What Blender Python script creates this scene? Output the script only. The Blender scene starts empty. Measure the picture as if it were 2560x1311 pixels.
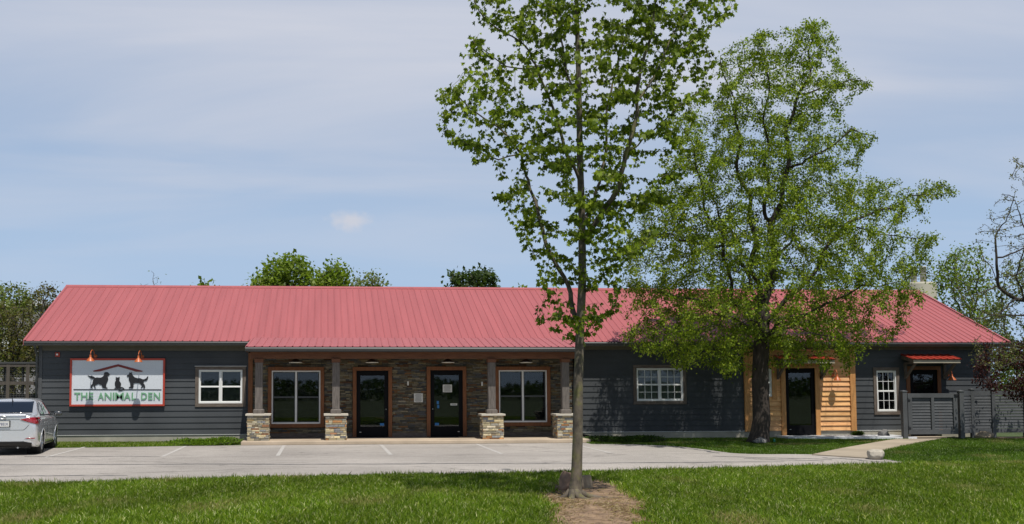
import bpy, bmesh, math, random
import numpy as np
from mathutils import Vector, Matrix
from mathutils.bvhtree import BVHTree
import mathutils.geometry as mgeo
random.seed(7)
S = bpy.context.scene
COL = S.collection
R = math.radians
PI = math.pi
# ------------------------------------------------------------------ camera
F, YAW, PITCH, ROLL, CX, CY, DIST, HC = 2601.4871, .0890, .0619, -.0022, 1039.2342, 799.1679, 33.7286, 1.831
_f = Vector((math.sin(YAW)*math.cos(PITCH), math.cos(YAW)*math.cos(PITCH), math.sin(PITCH)))
_r = Vector((math.cos(YAW), -math.sin(YAW), 0)); _u = _r.cross(_f)
_c, _s = math.cos(ROLL), math.sin(ROLL)
_r, _u = _c*_r+_s*_u, -_s*_r+_c*_u
EYE = Vector((0, -DIST, HC))
cd = bpy.data.cameras.new('camera'); cam = bpy.data.objects.new('camera', cd); COL.objects.link(cam)
cam.matrix_world = Matrix(((_r.x, _u.x, -_f.x, EYE.x), (_r.y, _u.y, -_f.y, EYE.y), (_r.z, _u.z, -_f.z, EYE.z), (0, 0, 0, 1)))
cd.sensor_width = 36; cd.lens = F/2560*36
cd.shift_x = (1280-CX)/2560; cd.shift_y = (CY-655.5)/2560
cd.clip_start = .1; cd.clip_end = 5000
S.camera = cam

def ray(px, py): return _f+_r*((px-CX)/F)-_u*((py-CY)/F)
def at(px, py, Y=None, Z=None):
    d = ray(px, py); t = (Y-EYE.y)/d.y if Y is not None else (Z-EYE.z)/d.z
    return EYE+d*t
# ------------------------------------------------------------------ light
SUN_EL, SUN_AZ = 65.5, 14.0        # azimuth measured from -y (towards the viewer) round to +x
sv = Vector((math.sin(R(SUN_AZ))*math.cos(R(SUN_EL)), -math.cos(R(SUN_AZ))*math.cos(R(SUN_EL)), math.sin(R(SUN_EL))))
w = bpy.data.worlds.new('World'); S.world = w; w.use_nodes = True
nt = w.node_tree; nt.nodes.clear(); N = nt.nodes.new; L = nt.links.new
out = N('ShaderNodeOutputWorld'); bg = N('ShaderNodeBackground'); L(bg.outputs[0], out.inputs[0])
sky = N('ShaderNodeTexSky'); sky.sky_type = 'NISHITA'; sky.sun_disc = False
sky.sun_elevation = R(SUN_EL); sky.sun_rotation = math.atan2(sv.x, sv.y); sky.air_density = 1.0; sky.dust_density = .0; sky.ozone_density = 3.0
bg.inputs[1].default_value = .10
tc = N('ShaderNodeTexCoord'); sp = N('ShaderNodeSeparateXYZ'); L(tc.outputs['Generated'], sp.inputs[0])
def M(op, a, b=None, c=None):
    n = N('ShaderNodeMath'); n.operation = op
    for i, v in enumerate((a, b, c)):
        if v is None: continue
        if isinstance(v, (int, float)): n.inputs[i].default_value = v
        else: L(v, n.inputs[i])
    return n.outputs[0]
def SMO(v, a, b, lo=0., hi=1.):
    n = N('ShaderNodeMapRange'); n.interpolation_type = 'SMOOTHSTEP'; L(v, n.inputs[0])
    for i, q in enumerate((a, b, lo, hi)): n.inputs[i+1].default_value = q
    return n.outputs[0]
zc = M('MAXIMUM', sp.outputs[2], 0.0)
den = M('ADD', zc, .13)
cmb = N('ShaderNodeCombineXYZ'); L(M('MULTIPLY', M('DIVIDE', sp.outputs[0], den), .42), cmb.inputs[0]); L(M('DIVIDE', sp.outputs[1], den), cmb.inputs[1])
n1 = N('ShaderNodeTexNoise'); n1.inputs['Scale'].default_value = 1.25; n1.inputs['Detail'].default_value = 7; n1.inputs['Roughness'].default_value = .5; n1.inputs['Distortion'].default_value = .5
L(cmb.outputs[0], n1.inputs['Vector'])
n2 = N('ShaderNodeTexNoise'); n2.inputs['Scale'].default_value = .45; n2.inputs['Detail'].default_value = 3; L(cmb.outputs[0], n2.inputs['Vector'])
cl = M('ADD', M('MULTIPLY', SMO(n1.outputs[0], .36, .70), .55), M('MULTIPLY', SMO(n2.outputs[0], .35, .65), .3))
cl = M('MULTIPLY', M('ADD', cl, M('MULTIPLY', SMO(sp.outputs[2], .16, .34), .40)), SMO(sp.outputs[2], .04, .26, .22, 1.0))
cl = M('MULTIPLY', M('MINIMUM', cl, .95), SMO(sp.outputs[2], .36, .62, 1.0, .12))
# one small puff of cloud low over the roof
pd = ray(870, 552).normalized()
dx = M('DIVIDE', M('SUBTRACT', sp.outputs[0], pd.x), .024); dz = M('DIVIDE', M('SUBTRACT', sp.outputs[2], pd.z), .0100)
rr = M('SQRT', M('ADD', M('MULTIPLY', dx, dx), M('MULTIPLY', dz, dz)))
n3 = N('ShaderNodeTexNoise'); n3.inputs['Scale'].default_value = 70; n3.inputs['Detail'].default_value = 5; L(tc.outputs['Generated'], n3.inputs['Vector'])
puff = M('MULTIPLY', SMO(M('ADD', rr, M('MULTIPLY', M('SUBTRACT', n3.outputs[0], .5), 1.6)), .15, 1.15, 1.0, 0.0), SMO(sp.outputs[1], 0, .1))
mx0 = N('ShaderNodeMix'); mx0.data_type = 'RGBA'; L(M('MULTIPLY', SMO(sp.outputs[2], .02, .26, .92, .55), SMO(sp.outputs[2], .3, .6, 1.0, 0.0)), mx0.inputs[0]); L(sky.outputs[0], mx0.inputs[6]); mx0.inputs[7].default_value = (3.9, 5.35, 7.6, 1)
mx = N('ShaderNodeMix'); mx.data_type = 'RGBA'; L(cl, mx.inputs[0]); L(mx0.outputs[2], mx.inputs[6]); mx.inputs[7].default_value = (6.25, 6.5, 7.35, 1)
mx2 = N('ShaderNodeMix'); mx2.data_type = 'RGBA'; L(M('MULTIPLY', puff, .6), mx2.inputs[0]); L(mx.outputs[2], mx2.inputs[6]); mx2.inputs[7].default_value = (7.0, 6.7, 6.9, 1)
vsc = N('ShaderNodeVectorMath'); vsc.operation = 'SCALE'; L(mx2.outputs[2], vsc.inputs[0]); L(SMO(sp.outputs[2], .36, .75, 1.04, .6), vsc.inputs['Scale'])   # sky above the frame dimmed to weaken the fill light
L(vsc.outputs[0], bg.inputs[0])
ld = bpy.data.lights.new('sun', 'SUN'); lo = bpy.data.objects.new('sun', ld); COL.objects.link(lo)
ld.energy = 4.9; ld.angle = R(.53); ld.color = (1, .955, .89)
lo.rotation_euler = (-sv).to_track_quat('-Z', 'Y').to_euler(); lo.location = (0, 0, 60)
S.view_settings.view_transform = 'Standard'; S.view_settings.look = 'None'; S.view_settings.gamma = 1; S.view_settings.exposure = -.06
S.cycles.max_bounces = 6; S.cycles.transparent_max_bounces = 12; S.cycles.diffuse_bounces = 3

# ------------------------------------------------------------------ helpers
def tag(o, label=None, cat=None, group=None, kind=None):
    if label: o['label'] = label
    if cat: o['category'] = cat
    if group: o['group'] = group
    if kind: o['kind'] = kind
    return o
def thing(name, label, cat, loc=(0, 0, 0), group=None, rz=0):
    o = bpy.data.objects.new(name, None); COL.objects.link(o); o.location = loc; o.rotation_euler = (0, 0, rz)
    o.empty_display_size = .2
    return tag(o, label, cat, group)
def worldm(p):
    b = Matrix.LocRotScale(p.location, p.rotation_euler, p.scale)
    return b if p.parent is None else worldm(p.parent) @ p.matrix_parent_inverse @ b
def link(name, me, parent=None, world=True):
    o = bpy.data.objects.new(name, me); COL.objects.link(o)
    if parent is not None:
        o.parent = parent
        if world:
            o.matrix_parent_inverse = worldm(parent).inverted()
    return o
def npmesh(name, V, Fs, mat, attr=None, smooth=False):
    """V (n,3); Fs (m,k) all k-gons; attr (m,3) face colours"""
    me = bpy.data.meshes.new(name); V = np.asarray(V, np.float32); Fs = np.asarray(Fs, np.int32); m, k = Fs.shape
    me.vertices.add(len(V)); me.vertices.foreach_set('co', V.ravel())
    me.loops.add(m*k); me.loops.foreach_set('vertex_index', Fs.ravel())
    me.polygons.add(m); me.polygons.foreach_set('loop_start', np.arange(m, dtype=np.int32)*k)
    me.polygons.foreach_set('loop_total', np.full(m, k, np.int32))
    if smooth: me.polygons.foreach_set('use_smooth', np.ones(m, bool))
    me.update(calc_edges=True)
    if attr is not None:
        a = me.attributes.new('tint', 'FLOAT_COLOR', 'FACE')
        c = np.ones((m, 4), np.float32); c[:, :3] = attr; a.data.foreach_set('color', c.ravel())
    me.materials.append(mat); return me
class MB:
    def __init__(s): s.v = []; s.f = []; s.c = []
    def add(s, vs, fs, col=None):
        n = len(s.v); s.v += [tuple(v) for v in vs]; s.f += [tuple(n+i for i in f) for f in fs]; s.c += [col or (1, 1, 1)]*len(fs)
        return s
    def box(s, x0, x1, y0, y1, z0, z1, col=None):
        return s.add([(x0, y0, z0), (x1, y0, z0), (x1, y1, z0), (x0, y1, z0), (x0, y0, z1), (x1, y0, z1), (x1, y1, z1), (x0, y1, z1)],
                     [(0, 3, 2, 1), (4, 5, 6, 7), (0, 1, 5, 4), (1, 2, 6, 5), (2, 3, 7, 6), (3, 0, 4, 7)], col)
    def bar(s, p, q, wd, dp, up=(0, 0, 1), col=None):
        p, q = Vector(p), Vector(q); d = (q-p).normalized(); a = d.cross(Vector(up))
        if a.length < 1e-4: a = d.cross(Vector((1, 0, 0)))
        a.normalize(); b = a.cross(d)
        vs = [e+a*(wd/2*i)+b*(dp/2*j) for e in (p, q) for i, j in ((-1, -1), (1, -1), (1, 1), (-1, 1))]
        return s.add(vs, [(0, 1, 2, 3), (7, 6, 5, 4), (0, 4, 5, 1), (1, 5, 6, 2), (2, 6, 7, 3), (3, 7, 4, 0)], col)
    def prism(s, pts, fn, t, col=None):
        """closed 2-D outline pts; fn(a,b,d) -> 3-D; extruded from d=0 to d=t"""
        n = len(pts)
        tris = mgeo.tessellate_polygon([[Vector((p[0], p[1], 0)) for p in pts]])
        vs = [fn(p[0], p[1], 0) for p in pts]+[fn(p[0], p[1], t) for p in pts]
        fs = [tuple(x) for x in tris]+[tuple(i+n for i in reversed(x)) for x in tris]+[(i, (i+1) % n, (i+1) % n+n, i+n) for i in range(n)]
        return s.add(vs, fs, col)
    def tube(s, pts, rad, n=8, cap=True, col=None):
        pts = [Vector(p) for p in pts]; m = len(pts)
        rad = [rad]*m if isinstance(rad, (int, float)) else rad
        vs = []; a = None
        for i, p in enumerate(pts):
            d = (pts[min(i+1, m-1)]-pts[max(i-1, 0)]).normalized()
            if a is None:
                a = d.cross(Vector((0, 0, 1)));
                if a.length < .05: a = d.cross(Vector((1, 0, 0)))
            a = (a-d*a.dot(d)).normalized(); b = d.cross(a)
            vs += [p+(a*math.cos(2*PI*k/n)+b*math.sin(2*PI*k/n))*rad[i] for k in range(n)]
        fs = [(i*n+k, i*n+(k+1) % n, (i+1)*n+(k+1) % n, (i+1)*n+k) for i in range(m-1) for k in range(n)]
        if cap: fs += [tuple(range(n))[::-1], tuple(range((m-1)*n, m*n))]
        return s.add(vs, fs, col)
    def lathe(s, prof, c=(0, 0, 0), axis='z', n=24, col=None):
        vs = []
        for r, h in prof:
            for k in range(n):
                a = 2*PI*k/n; x, y = r*math.cos(a), r*math.sin(a)
                v = {'z': (x, y, h), 'x': (h, x, y), 'y': (x, h, y)}[axis]
                vs.append((v[0]+c[0], v[1]+c[1], v[2]+c[2]))
        fs = [(i*n+k, i*n+(k+1) % n, (i+1)*n+(k+1) % n, (i+1)*n+k) for i in range(len(prof)-1) for k in range(n)]
        return s.add(vs, fs, col)
    def split(s, name, mat, parent=None, smooth=False, bevel=0, tol=.003):
        """one object for every separate piece of the mesh"""
        n = len(s.v); pa = list(range(n))
        def find(i):
            while pa[i] != i: pa[i] = pa[pa[i]]; i = pa[i]
            return i
        for f in s.f:
            for i in f[1:]: pa[find(i)] = find(f[0])
        g = {}
        for k, f in enumerate(s.f): g.setdefault(find(f[0]), []).append(k)
        V = np.array([tuple(v) for v in s.v]); items = []
        for fs in g.values():
            ii = sorted({i for k in fs for i in s.f[k]}); items.append([V[ii].min(0), V[ii].max(0), fs])
        ch = True
        while ch:
            ch = False; i = 0
            while i < len(items):
                j = i+1
                while j < len(items):
                    a, b = items[i], items[j]
                    if (a[0]-tol < b[1]).all() and (b[0]-tol < a[1]).all(): items[i] = [np.minimum(a[0], b[0]), np.maximum(a[1], b[1]), a[2]+b[2]]; items.pop(j); ch = True
                    else: j += 1
                i += 1
        outs = []
        for it in items:
            m = MB(); mp = {}
            for k in it[2]:
                for i in s.f[k]:
                    if i not in mp: mp[i] = len(m.v); m.v.append(tuple(s.v[i]))
                m.f.append(tuple(mp[i] for i in s.f[k])); m.c.append(s.c[k])
            outs.append(m.build(name, mat, parent, smooth, bevel))
        return outs
    def build(s, name, mat, parent=None, smooth=False, bevel=0, world=True):
        me = bpy.data.meshes.new(name); me.from_pydata(s.v, [], s.f); me.materials.append(mat)
        a = me.attributes.new('tint', 'FLOAT_COLOR', 'FACE')
        a.data.foreach_set('color', np.array([(*c, 1) for c in s.c], np.float32).ravel())
        bm = bmesh.new(); bm.from_mesh(me); bmesh.ops.recalc_face_normals(bm, faces=bm.faces); bm.to_mesh(me); bm.free()
        if smooth:
            for p in me.polygons: p.use_smooth = True
        o = link(name, me, parent, world)
        if bevel:
            m = o.modifiers.new('b', 'BEVEL'); m.width = bevel; m.segments = 2; m.limit_method = 'ANGLE'
        return o

# ------------------------------------------------------------------ materials
def mat(name, col, rough=.7, var=.15, scale=6, stretch=(1, 1, 1), bump=0, bscale=None, metal=0, spec=.5, tint=False, col2=None, coat=0, transl=0, detail=6, big=0):
    m = bpy.data.materials.new(name); m.use_nodes = True; t = m.node_tree; t.nodes.clear()
    n = t.nodes.new; l = t.links.new
    o = n('ShaderNodeOutputMaterial'); b = n('ShaderNodeBsdfPrincipled'); l(b.outputs[0], o.inputs[0])
    tcn = n('ShaderNodeTexCoord'); mp = n('ShaderNodeMapping'); mp.inputs['Scale'].default_value = stretch; l(tcn.outputs['Object'], mp.inputs[0])
    no = n('ShaderNodeTexNoise'); no.inputs['Scale'].default_value = scale; no.inputs['Detail'].default_value = detail; no.inputs['Roughness'].default_value = .6
    l(mp.outputs[0], no.inputs['Vector'])
    mr = n('ShaderNodeMapRange'); mr.inputs[1].default_value = .3; mr.inputs[2].default_value = .7; l(no.outputs[0], mr.inputs[0])
    mixn = n('ShaderNodeMix'); mixn.data_type = 'RGBA'; l(mr.outputs[0], mixn.inputs[0])
    c2 = col2 or tuple(c*(1+var) for c in col); c1 = col if col2 else tuple(c*(1-var) for c in col)
    mixn.inputs[6].default_value = (*c1, 1); mixn.inputs[7].default_value = (*c2, 1)
    cur = mixn.outputs[2]
    if big:
        nb = n('ShaderNodeTexNoise'); nb.inputs['Scale'].default_value = big; nb.inputs['Detail'].default_value = 3; l(tcn.outputs['Object'], nb.inputs['Vector'])
        r2 = n('ShaderNodeMapRange'); r2.inputs[1].default_value = .35; r2.inputs[2].default_value = .65; r2.inputs[3].default_value = .82; r2.inputs[4].default_value = 1.12; l(nb.outputs[0], r2.inputs[0])
        v = n('ShaderNodeVectorMath'); v.operation = 'SCALE'; l(cur, v.inputs[0]); l(r2.outputs[0], v.inputs['Scale']); cur = v.outputs[0]
    if tint:
        at_ = n('ShaderNodeAttribute'); at_.attribute_name = 'tint'
        v = n('ShaderNodeVectorMath'); v.operation = 'MULTIPLY'; l(cur, v.inputs[0]); l(at_.outputs['Color'], v.inputs[1]); cur = v.outputs[0]
    l(cur, b.inputs['Base Color'])
    b.inputs['Roughness'].default_value = rough; b.inputs['Metallic'].default_value = metal; b.inputs['Specular IOR Level'].default_value = spec
    if coat: b.inputs['Coat Weight'].default_value = coat; b.inputs['Coat Roughness'].default_value = .05
    if bump:
        nb2 = no
        if bscale:
            nb2 = n('ShaderNodeTexNoise'); nb2.inputs['Scale'].default_value = bscale; nb2.inputs['Detail'].default_value = 6; l(mp.outputs[0], nb2.inputs['Vector'])
        bp = n('ShaderNodeBump'); bp.inputs['Distance'].default_value = bump; bp.inputs['Strength'].default_value = 1; l(nb2.outputs[0], bp.inputs['Height']); l(bp.outputs[0], b.inputs['Normal'])
    if transl:
        tr = n('ShaderNodeBsdfTranslucent'); v = n('ShaderNodeVectorMath'); v.operation = 'MULTIPLY'; l(cur, v.inputs[0]); v.inputs[1].default_value = (1.25, 1.35, .55); l(v.outputs[0], tr.inputs[0])
        ms = n('ShaderNodeMixShader'); ms.inputs[0].default_value = transl; l(b.outputs[0], ms.inputs[1]); l(tr.outputs[0], ms.inputs[2]); l(ms.outputs[0], o.inputs[0])
    return m
MT = {}
MT['siding'] = mat('grey_siding', (.056, .061, .065), .7, .14, 14, (1, 1, 9), bump=.0012, bscale=60, big=.6, spec=.3)
MT['trimgrey'] = mat('grey_trim', (.068, .071, .073), .6, .1, 8)
MT['soffit'] = mat('soffit_board', (.11, .10, .07), .7, .1, 5)
MT['gutter'] = mat('gutter_metal', (.055, .058, .060), .38, .08, 3, spec=.6)
MT['found'] = mat('foundation_concrete', (.34, .32, .26), .9, .12, 3, bump=.002, bscale=40, big=.7)
MT['roof'] = mat('red_roof_metal', (.385, .110, .112), .42, .09, 1.0, (3.2, .22, .22), big=0, spec=.6)
MT['awn'] = mat('awning_red_metal', (.30, .036, .022), .42, .05, 3, spec=.5)
MT['oldwood'] = mat('weathered_wood', (.085, .062, .045), .85, 0, 5, (6, 6, 1), col2=(.17, .14, .115), bump=.003, bscale=12)
MT['oldwoodh'] = mat('weathered_wood_board', (.085, .062, .045), .85, 0, 5, (1, 6, 6), col2=(.17, .14, .115), bump=.003, bscale=12)
MT['greywood'] = mat('grey_post_wood', (.085, .074, .064), .85, 0, 4, (7, 7, 1), col2=(.18, .155, .135), bump=.004, bscale=9)
MT['palewood'] = mat('pale_wood', (.36, .32, .24), .8, .2, 5, (1, 6, 6), bump=.002)
MT['cedartrim'] = mat('stained_cedar', (.145, .052, .017), .75, 0, 4, (5, 5, 1), col2=(.23, .09, .032), bump=.002)
MT['beam'] = mat('stained_beam', (.11, .042, .020), .75, 0, 3, (1, 6, 6), col2=(.18, .075, .034), bump=.002)
MT['cedar'] = mat('raw_cedar', (.60, .30, .11), .6, 0, 3.2, (1, 7, 7), col2=(.86, .50, .22), bump=.0015, tint=True)
MT['cedarpost'] = mat('raw_cedar_post', (.42, .19, .055), .6, 0, 3.2, (7, 7, 1), col2=(.60, .30, .10), bump=.0015)
MT['stone'] = mat('ledge_stone', (.75, .75, .75), .85, .25, 18, bump=.006, bscale=30, tint=True)
MT['mortar'] = mat('mortar', (.06, .052, .045), .95, .2, 20)
MT['cap'] = mat('limestone_cap', (.50, .46, .38), .85, .08, 10, bump=.001)
MT['slab'] = mat('porch_concrete', (.46, .37, .27), .85, .08, 2.5, bump=.001, big=.8)
MT['walk'] = mat('path_concrete', (.36, .30, .225), .9, .08, 2.5, bump=.002, bscale=50, big=.5)
MT['walkw'] = mat('white_concrete', (.60, .61, .63), .9, .05, 3, bump=.001)
MT['white'] = mat('white_vinyl', (.74, .74, .71), .4, .03, 3)
MT['black'] = mat('black_door_paint', (.005, .005, .006), .6, .1, 5, spec=.12)
MT['dark'] = mat('dark_interior', (.010, .010, .011), .9, .3, 3)
MT['blind'] = mat('window_blind', (.33, .33, .31), .7, .06, 2)
MT['curtain'] = mat('grey_roller_shade', (.06, .068, .08), .8, .25, 1.2)
MT['bottom'] = mat('sign_white', (.60, .63, .66), .7, .07, 30, bump=.002, bscale=60)
MT['signred'] = mat('sign_red', (.42, .045, .022), .5, .06, 6)
MT['signdark'] = mat('sign_dark_red', (.20, .022, .018), .5, .06, 6)
MT['signblack'] = mat('sign_black', (.010, .010, .012), .5, .06, 6)
MT['green'] = mat('sign_green', (.16, .35, .20), .5, .05, 6)
MT['lampo'] = mat('orange_lamp_enamel', (.46, .115, .032), .42, .06, 6)
MT['lampb'] = mat('bronze_lamp', (.035, .022, .016), .5, .06, 6)
MT['lampw'] = mat('lamp_white_inside', (.7, .68, .62), .5, .03, 6)
MT['paper'] = mat('paper', (.62, .62, .58), .8, .05, 8)
MT['ink'] = mat('ink', (.12, .12, .12), .8, .05, 8)
MT['blue'] = mat('blue_sticker', (.02, .16, .42), .6, .05, 8)
MT['steel'] = mat('steel', (.55, .55, .55), .3, .05, 8, metal=1)
MT['mat'] = mat('rubber_mat', (.012, .012, .013), .95, .2, 30)
MT['fencep'] = mat('fence_paint', (.080, .084, .088), .65, .1, 6, (2, 2, 2), bump=.001, bscale=30, big=1.2)
MT['rock'] = mat('tan_rock', (.30, .235, .16), .92, .3, 5, bump=.012, bscale=8)
MT['rockg'] = mat('grey_rock', (.16, .155, .15), .92, .3, 5, bump=.012, bscale=8)
MT['rockw'] = mat('pale_rock', (.42, .38, .31), .92, .3, 7, bump=.02, bscale=9)
MT['rockp'] = mat('pinkish_rock', (.27, .175, .12), .92, .25, 5, bump=.012, bscale=8)
MT['line'] = mat('line_paint', (.54, .52, .49), .8, 0, 7, col2=(.36, .335, .305))
MT['crack'] = mat('crack_sealant', (.10, .10, .105), .8, .3, 6)
MT['kwood'] = mat('kennel_wood', (.085, .072, .058), .85, .25, 4, (5, 5, 1), bump=.002)
MT['wire'] = mat('wire_mesh', (.22, .22, .21), .5, .1, 8)
MT['darkwall'] = mat('shed_cladding', (.06, .062, .062), .8, .2, 2)
MT['silo'] = mat('cream_tank', (.42, .39, .30), .7, .06, .4)
MT['far'] = mat('far_building', (.24, .23, .23), .8, .1, .5)
MT['farw'] = mat('far_white', (.7, .7, .7), .8, .06, .5)
def glassmat():
    m = bpy.data.materials.new('window_glass'); m.use_nodes = True; t = m.node_tree; t.nodes.clear(); n = t.nodes.new; l = t.links.new
    o = n('ShaderNodeOutputMaterial'); tr = n('ShaderNodeBsdfTransparent'); tr.inputs[0].default_value = (.72, .76, .76, 1)
    g = n('ShaderNodeBsdfGlossy'); g.inputs['Roughness'].default_value = .02; g.inputs[0].default_value = (1, 1, 1, 1)
    fr = n('ShaderNodeFresnel'); fr.inputs[0].default_value = 1.5
    ms = n('ShaderNodeMixShader'); l(fr.outputs[0], ms.inputs[0]); l(tr.outputs[0], ms.inputs[1]); l(g.outputs[0], ms.inputs[2]); l(ms.outputs[0], o.inputs[0]); return m
MT['glass'] = glassmat()
def asphalt():
    m = mat('asphalt', (.330, .300, .268), .93, 0, 2.0, (.35, 1.6, 1), col2=(.41, .375, .338), bump=.004, bscale=70, big=.22)
    t = m.node_tree; b = [x for x in t.nodes if x.type == 'BSDF_PRINCIPLED'][0]; src = b.inputs['Base Color'].links[0].from_socket
    n = t.nodes.new; l = t.links.new; tcn = n('ShaderNodeTexCoord')
    no = n('ShaderNodeTexNoise'); no.inputs['Scale'].default_value = 45; no.inputs['Detail'].default_value = 3; l(tcn.outputs['Object'], no.inputs['Vector'])
    r = n('ShaderNodeMapRange'); r.inputs[1].default_value = .35; r.inputs[2].default_value = .62; r.inputs[3].default_value = .72; r.inputs[4].default_value = 1.1; l(no.outputs[0], r.inputs[0])
    ns = n('ShaderNodeTexNoise'); ns.inputs['Scale'].default_value = .9; ns.inputs['Detail'].default_value = 8; ns.inputs['Roughness'].default_value = .72; l(tcn.outputs['Object'], ns.inputs['Vector'])
    rs_ = n('ShaderNodeMapRange'); rs_.inputs[1].default_value = .54; rs_.inputs[2].default_value = .74; rs_.inputs[3].default_value = 1.03; rs_.inputs[4].default_value = .66; l(ns.outputs[0], rs_.inputs[0])
    mm = n('ShaderNodeMath'); mm.operation = 'MULTIPLY'; l(r.outputs[0], mm.inputs[0]); l(rs_.outputs[0], mm.inputs[1]); r = mm
    # wandering hairline cracks
    mp = n('ShaderNodeMapping'); mp.inputs['Scale'].default_value = (.16, .55, 1); l(tcn.outputs['Object'], mp.inputs[0])
    vo = n('ShaderNodeTexVoronoi'); vo.feature = 'DISTANCE_TO_EDGE'; vo.inputs['Scale'].default_value = 1.0
    nn = n('ShaderNodeTexNoise'); nn.inputs['Scale'].default_value = 3; nn.inputs['Detail'].default_value = 6; l(mp.outputs[0], nn.inputs['Vector'])
    ad = n('ShaderNodeMix'); ad.data_type = 'VECTOR'; ad.inputs[0].default_value = .3; l(mp.outputs[0], ad.inputs[4]); l(nn.outputs['Color'], ad.inputs[5]); l(ad.outputs[1], vo.inputs['Vector'])
    r2 = n('ShaderNodeMapRange'); r2.inputs[1].default_value = .0; r2.inputs[2].default_value = .012; r2.inputs[3].default_value = .62; r2.inputs[4].default_value = 1; l(vo.outputs['Distance'], r2.inputs[0])
    mu = n('ShaderNodeMath'); mu.operation = 'MULTIPLY'; l(r.outputs[0], mu.inputs[0]); l(r2.outputs[0], mu.inputs[1])
    v = n('ShaderNodeVectorMath'); v.operation = 'SCALE'; l(src, v.inputs[0]); l(mu.outputs[0], v.inputs['Scale']); l(v.outputs[0], b.inputs['Base Color'])
    return m
MT['asphalt'] = asphalt()
MT['turf'] = mat('turf_soil', (.035, .060, .014), .95, 0, 7, col2=(.070, .095, .024), bump=.02, bscale=25, big=.35)
MT['dirt'] = mat('bare_dirt', (.13, .082, .048), .97, 0, 5, col2=(.37, .25, .15), bump=.03, bscale=26, big=3)
MT['blade'] = mat('grass_blade', (.95, .95, .95), .55, .1, 3, tint=True, transl=.38, spec=.2)
MT['leaf'] = mat('leaf', (.95, .95, .95), .5, .08, 3, tint=True, transl=.42, spec=.25)
MT['barkm'] = mat('maple_bark', (.050, .041, .031), .95, 0, 9, (1, 1, .6), col2=(.165, .135, .098), bump=.008, bscale=28)
def lichen(m):
    t = m.node_tree; b = [x for x in t.nodes if x.type == 'BSDF_PRINCIPLED'][0]; src = b.inputs['Base Color'].links[0].from_socket
    n = t.nodes.new; l = t.links.new; tcn = n('ShaderNodeTexCoord'); no = n('ShaderNodeTexNoise'); no.inputs['Scale'].default_value = 3.2; no.inputs['Detail'].default_value = 8; no.inputs['Roughness'].default_value = .7
    l(tcn.outputs['Object'], no.inputs['Vector']); r = n('ShaderNodeMapRange'); r.inputs[1].default_value = .5; r.inputs[2].default_value = .62; r.inputs[4].default_value = .75; l(no.outputs[0], r.inputs[0])
    mx_ = n('ShaderNodeMix'); mx_.data_type = 'RGBA'; l(r.outputs[0], mx_.inputs[0]); l(src, mx_.inputs[6]); mx_.inputs[7].default_value = (.16, .155, .045, 1); l(mx_.outputs[2], b.inputs['Base Color'])
lichen(MT['barkm'])
MT['barkd'] = mat('dark_bark', (.024, .019, .015), .95, 0, 6, (2.5, 2.5, .7), col2=(.066, .051, .040), bump=.02, bscale=14)
MT['barkg'] = mat('grey_bark', (.12, .10, .085), .95, .3, 6, (2, 2, .7), bump=.006)

# ------------------------------------------------------------------ setting: ground, lot, paths
def struct(o): o['kind'] = 'structure'; return o
def sheet(name, pts, z, m, th=None):
    mb = MB(); mb.prism(pts, lambda a, b, d: (a, b, z-(th or .03)+d), th or .03); return mb.build(name, m)
g = MB(); g.add([(-900, -300, 0), (900, -300, 0), (900, 1500, 0), (-900, 1500, 0)], [(0, 1, 2, 3)])
struct(g.build('ground', MT['turf']))
Gp = lambda px, py, z=0: tuple(at(px, py, Z=z))[:2]
def smoothpoly(pts, it=2):
    for _ in range(it):
        q = []
        for i in range(len(pts)-1):
            a, b = pts[i], pts[i+1]; q += [(.75*a[0]+.25*b[0], .75*a[1]+.25*b[1]), (.25*a[0]+.75*b[0], .25*a[1]+.75*b[1])]
        pts = [pts[0]]+q+[pts[-1]]
    return pts
FRONT = [(-30, -14.6)]+[Gp(*p) for p in ((0, 1212), (250, 1209), (560, 1199), (1000, 1190), (1370, 1186), (1700, 1177), (2080, 1168), (2290, 1161))]
BACK = smoothpoly([Gp(2290, 1160), Gp(2240, 1152), Gp(2190, 1146), Gp(2040, 1136), Gp(1850, 1137), Gp(1780, 1127), Gp(1700, 1117), Gp(1600, 1112), Gp(1478, 1111)], 2)
kl = at(602, 1112, Z=0).y
BACKL = [(at(1478, 1111, Z=0).x, -2.05), (-2.6, -2.05), Gp(470, 1116), Gp(300, 1119), Gp(150, 1121), (-30, -2.6)]
LOT = FRONT+BACK+BACKL
struct(sheet('parking_lot', LOT, .006, MT['asphalt'], .006))
# porch slab (kerb) and white walk, concrete path
PX0, PX1 = at(602, 1105, Y=-2.05).x, at(1477, 1105, Y=-2.05).x
pw = smoothpoly([Gp(2030, 1137, .02), Gp(2100, 1122, .02), Gp(2180, 1108, .02), Gp(2250, 1096, .02), (at(2255, 1092, Y=-1.4).x, -1.4)], 1)+[(at(2255, 1092, Y=-1.4).x, -.05), (at(2405, 1092, Y=-1.4).x, -.05), (at(2405, 1092, Y=-1.4).x, -1.4)]+smoothpoly([Gp(2385, 1092, .02), Gp(2290, 1108, .02), Gp(2215, 1124, .02), Gp(2180, 1135, .02), Gp(2205, 1148, .02)], 2)
struct(sheet('path', pw, .03, MT['walk'], .03))
wx0, wx1 = at(1945, 1086, Y=-.1).x, at(2245, 1090, Y=-.9).x
struct(sheet('entrance_walk', [(wx0, -.04), (wx0, -.85), (wx0+1.4, -1.05), (wx1+.3, -1.5), (wx1+.3, -.04)], .09, MT['walkw'], .09))

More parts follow.
